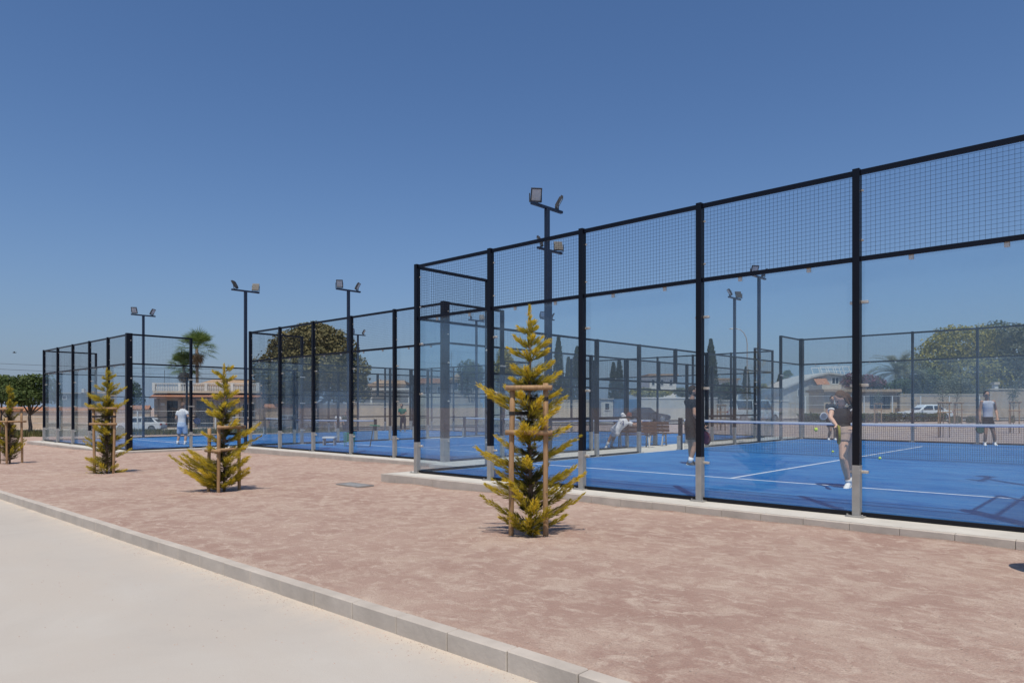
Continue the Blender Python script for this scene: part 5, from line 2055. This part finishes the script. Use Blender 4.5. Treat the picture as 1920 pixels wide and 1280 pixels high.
racket('dark green padel racket hanging from the hand of the tank top man', 1855, 23.3, .012, C('wl') + Vector((-.01, -.03, -.07)), C('wl') + Vector((-.05, -.08, -.4)), cloth('racket_green', (.02, .09, .075)), cloth('racket_black', (.02, .025, .025)), (0, 1, 0))

# fourth player, almost hidden behind the woman
J = dict(head=(1560, 749, 0), neck=(1560, 757, 0), chest=(1559, 769, 0), pelvis=(1558, 789, .02), sl=(1551, 760, 0), sr=(1569, 760, 0), el=(1549, 774, -.05), er=(1571, 774, -.05), wl=(1551, 785, -.22), wr=(1563, 786, -.22),
         hl=(1554, 791, 0), hr=(1562, 791, 0), kl=(1555, 808, -.08), kr=(1565, 808, -.06), al=(1554, 822, .03), ar=(1566, 822, .03), tl=(1553, 825, -.15), tr=(1567, 825, -.15))
root, C, k = person('player in dark shirt mostly hidden behind the swinging woman, across the net', 1560, 825, 27.2, .012, J, cloth('charcoal', (.05, .052, .06)), blackcloth, (-.1, -1, 0), hair=(.04, .028, .02), skin='skin2', sleeve=.5, shoe=(.76, .76, .76), short_len=.55, voxel=.013)
racket('white edged grey padel racket of the player hidden behind the woman', 1560, 27.2, .012, C('wl') + Vector((-.05, -.05, .02)), C('wl') + Vector((-.35, -.1, .12)), cloth('racket_grey', (.30, .31, .33)), cloth('racket_white', (.7, .7, .7)), (0, 1, .2))

# man in white on the far left court, back to us
J = dict(head=(343.5, 761, .02), neck=(343, 768, 0), chest=(341.5, 778, 0), pelvis=(341, 799, -.02), sl=(333.5, 773.5, 0), sr=(350, 773.5, 0), el=(330.5, 785, -.02), er=(353.5, 782, -.04), wl=(332, 797, .12), wr=(352, 788, .22),
         hl=(337, 801, 0), hr=(345, 801, 0), kl=(334.5, 817, .06), kr=(347, 817, .06), al=(333, 830, 0), ar=(347.5, 831, -.02), tl=(331.5, 832, .22), tr=(348.5, 832, .22))
root, C, k = person('man in white shirt and pale blue shorts seen from behind on the far left court', 341, 834, 27.9, -.205, J, cloth('white_tee', (.72, .72, .74)), cloth('pale_blue', (.50, .60, .76)), (.2, 1, -.05), hair=(.22, .13, .09), skin='skin', sleeve=.5, shoe=(.72, .72, .72), short_len=.75, voxel=.013, sock=(.7, .7, .7), socklen=.2)
racket('dark blue padel racket held by the man in white, beside the black post', 341, 27.9, -.205, C('wr') + Vector((.02, .04, .0)), C('wr') + Vector((.28, .08, -.05)), cloth('racket_navy', (.03, .05, .14)), cloth('racket_black', (.02, .025, .025)), (0, 1, .1))

# man in green on the back of the far left court
J = dict(head=(753, 762, -.02), neck=(753.5, 767, 0), chest=(754, 774, 0), pelvis=(756, 786, 0), sl=(749, 769, 0), sr=(760, 769, 0), el=(748.5, 778, -.1), er=(761.5, 777, -.06), wl=(754, 779, -.28), wr=(752, 781, -.30),
         hl=(753.5, 787, 0), hr=(758.5, 787, 0), kl=(752.5, 797, -.05), kr=(759, 797, -.02), al=(752, 805.5, 0), ar=(759.5, 805.5, 0), tl=(751, 807.5, -.15), tr=(760, 807.5, -.15))
person('man in green shirt and dark trousers with folded arms behind the middle court', 755, 807.5, 42, -.09, J, cloth('bottle_green', (.03, .15, .12)), cloth('dark_navy', (.03, .04, .06)), (-.3, -1, 0), hair=(.05, .035, .025), skin='skin2', sleeve=.55, shoe=(.1, .1, .1), long_trousers=True, voxel=.016)

# passers-by on the street behind the middle court
g = at(634, 60)
J = dict(head=(634.5, 766, -.02), neck=(634, 771, 0), chest=(633, 776, 0), pelvis=(631.5, 785, 0), sl=(630, 772, 0), sr=(637.5, 772.5, 0), el=(629, 779, -.1), er=(640, 777, -.1), wl=(632, 784, -.2), wr=(641, 782, -.25),
         hl=(630, 786, 0), hr=(633, 786, 0), kl=(630, 793, 0), kr=(634, 793, 0), al=(629, 800.5, 0), ar=(633.5, 800.5, 0), tl=(631, 802, -.15), tr=(636, 802, -.15))
person('person in loose white clothes leaning forward behind the middle court', 632, 802, 46, zg(*at(632, 46)), J, cloth('white_tee', (.72, .72, .74)), cloth('white_trousers', (.66, .65, .64)), (.6, -.6, -.2), hair=(.10, .07, .05), skin='skin', sleeve=.8, long_trousers=True, voxel=.018)
J = {n: (a + 14, b + 2, c) for n, (a, b, c) in J.items()}
person('person in dark clothes standing next to the leaning person in white', 646, 804, 46, zg(*at(646, 46)), J, cloth('dark_green', (.02, .045, .03)), cloth('dark_navy', (.03, .04, .06)), (-.3, -1, 0), hair=(.03, .02, .016), skin='skin2', sleeve=.9, shoe=(.1, .1, .1), long_trousers=True, voxel=.018)

# bench between the courts with a seated player
bz = -.085
def bench(label, px, d, L, rotz):
    g = at(px, d)
    root = thing('bench', label, 'bench', (g.x, g.y, bz), YAW + rotz, 'wooden benches between the courts')
    for i in range(4):
        obj('seat_slat', MB().box((-L / 2, .02 + i * .11, .42), (L / 2, .11 + i * .11, .455)), M['wood'], root)
    for i in range(3):
        obj('back_slat', MB().obox((0, -.05 - .03 * i, .55 + i * .125), (L, .03, .105), Matrix.Rotation(.2, 3, 'X')), M['wood'], root)
    for s_ in (-1, 1):
        x = s_ * (L / 2 - .25)
        mb = MB().bar((x, .44, 0), (x, .36, .42), .045, .045).bar((x, -.12, 0), (x, .06, .42), .045, .045).bar((x, .0, .40), (x, .46, .40), .045, .04).bar((x, .04, .38), (x, -.10, .86), .045, .03).bar((x, -.08, .12), (x, .42, .12), .03, .03)
        obj('leg_frame', mb, M['galv'], root)
    return root


bench('brown slatted bench with a seated player, left one of two between the courts', 1190, 23.6, 1.45, .0)
bench('brown slatted bench, empty right one of two between the courts', 1231, 24.9, .95, -.5)
J = dict(head=(1180, 783, .02), neck=(1174, 788, .0), chest=(1167, 795, -.02), pelvis=(1155, 809, .05), sl=(1168, 780, .06), sr=(1180, 796, -.10), el=(1184, 797, .2), er=(1188, 799, -.16), wl=(1192, 800, .1), wr=(1197, 796, -.05),
         hl=(1151, 810, .10), hr=(1157, 815, .0), kl=(1158, 817, .46), kr=(1150, 819, .36), al=(1150, 838, .50), ar=(1140, 840, .36), tl=(1156, 842, .62), tr=(1136, 843, .24))
person('player in white shirt with a navy number sitting bent forward on the brown bench', 1160, 843, 23.3, bz, J, cloth('white_tee', (.72, .72, .74)), cloth('white_shorts', (.62, .62, .64)), (.7, .4, -.45), hair=(.15, .05, .035), skin='skin2', sleeve=.6, shoe=(.68, .68, .68), short_len=.7, voxel=.013, sock=(.7, .7, .7), mark=(1164, 796, -.19))

# balls, ball basket and trolley, low white bench
def ball(label, x, y, z):
    o = obj('padel_ball', CACHE.setdefault('pball', MB().ball((0, 0, 0), .033, 14, 10).mesh('padel_ball', True)), M['ball'], loc=(x, y, z))
    tag(o, label, 'ball', 'yellow green padel balls')
    sm = CACHE.setdefault('seam', MB().path([(.0335 * math.cos(t) * math.cos(.45 * math.sin(2 * t)), .0335 * math.sin(t) * math.cos(.45 * math.sin(2 * t)), .0335 * math.sin(.45 * math.sin(2 * t))) for t in [2 * math.pi * i / 30 for i in range(31)]], .0012, 4).mesh('seam'))
    obj('seam', sm, M['band'], o)


ball('padel ball lying on the blue turf right of the second black post', 5.64, 9.75, .045)
ball('padel ball lying on the blue turf just behind the swinging woman', 3.95, 11.6, .045)
g = at(1530, 12.0)
ball('padel ball in mid air left of the swinging woman', g.x, g.y, CH + (HY - 805) * 12.0 / FPX)
g = at(655, 24.6)
r_ = thing('ball_basket', 'green wire ball basket on legs between the middle and far left courts', 'basket', (g.x, g.y, zg(g.x, g.y) + .02), YAW)
mb = MB()
for s_ in (-1, 1):
    for t_ in (-1, 1):
        mb.tube((s_ * .14, t_ * .12, 0), (s_ * .16, t_ * .14, .62), .012, n=6)
obj('frame', mb, cloth('green_paint', (.02, .22, .12)), r_)
mb = MB()
for i in range(9):
    f = -1 + i / 4
    mb.tube((f * .16, -.14, .3), (f * .16, -.14, .6), .006, n=4).tube((f * .16, .14, .3), (f * .16, .14, .6), .006, n=4)
for z in (.3, .4, .5, .6):
    mb.path([(-.16, -.14, z), (.16, -.14, z), (.16, .14, z), (-.16, .14, z), (-.16, -.14, z)], .007, 5)
mb.box((-.16, -.14, .295), (.16, .14, .305))
obj('basket', mb, cloth('green_paint', (.02, .22, .12)), r_)
g = at(688, 24.2)
r_ = thing('trolley', 'small green handled trolley with a long upright bar beside the middle court wall', 'trolley', (g.x, g.y, zg(g.x, g.y) + .02), YAW)
obj('deck', MB().box((-.34, -.10, .10), (.10, .10, .14)), cloth('dark_deck', (.03, .04, .05)), r_)
obj('upright', MB().tube((.10, 0, .12), (.24, 0, .88), .018, n=8), M['ironwork'], r_)
obj('handlebar', MB().bar((.10, -.02, .88), (.44, .02, .86), .035, .035), cloth('green_paint', (.02, .22, .12)), r_)
for x in (-.28, .12):
    obj('wheel', MB().tube((x, -.02, .06), (x, .02, .06), .06, n=14), M['tyre'], r_)
g = at(618, 25.2)
r_ = thing('low_bench', 'low white flat bench beside the green ball basket', 'bench', (g.x, g.y, zg(g.x, g.y) + .02), YAW)
obj('seat', MB().box((-.22, -.18, .40), (.22, .18, .45)), M['whitepaint'], r_)
for s_ in (-1, 1):
    obj('leg', MB().box((s_ * .19 - .02, -.15, 0), (s_ * .19 + .02, .15, .398)), M['galv'], r_)

# bin-shaped object added unseen past the right edge, to throw its shadow into view
r_ = thing('shadow_caster', 'added unseen bin-shaped shadow caster on the gravel beyond the right edge of the picture', 'shadow caster', (10.12, -1.62, gz(10.12, -1.62)))
obj('body', MB().tube((0, 0, .12), (0, 0, .82), .20, .23, 24), M['mast'], r_)
obj('lid', MB().loft([((0, 0, .84), (.25, 0, 0), (0, .25, 0)), ((0, 0, .90), (.24, 0, 0), (0, .24, 0)), ((0, 0, .97), (.12, 0, 0), (0, .12, 0)), ((0, 0, .99), (.03, 0, 0), (0, .03, 0))], 24), M['mast'], r_)
obj('foot', MB().tube((0, 0, -.05), (0, 0, .118), .05, n=12), M['galv'], r_)
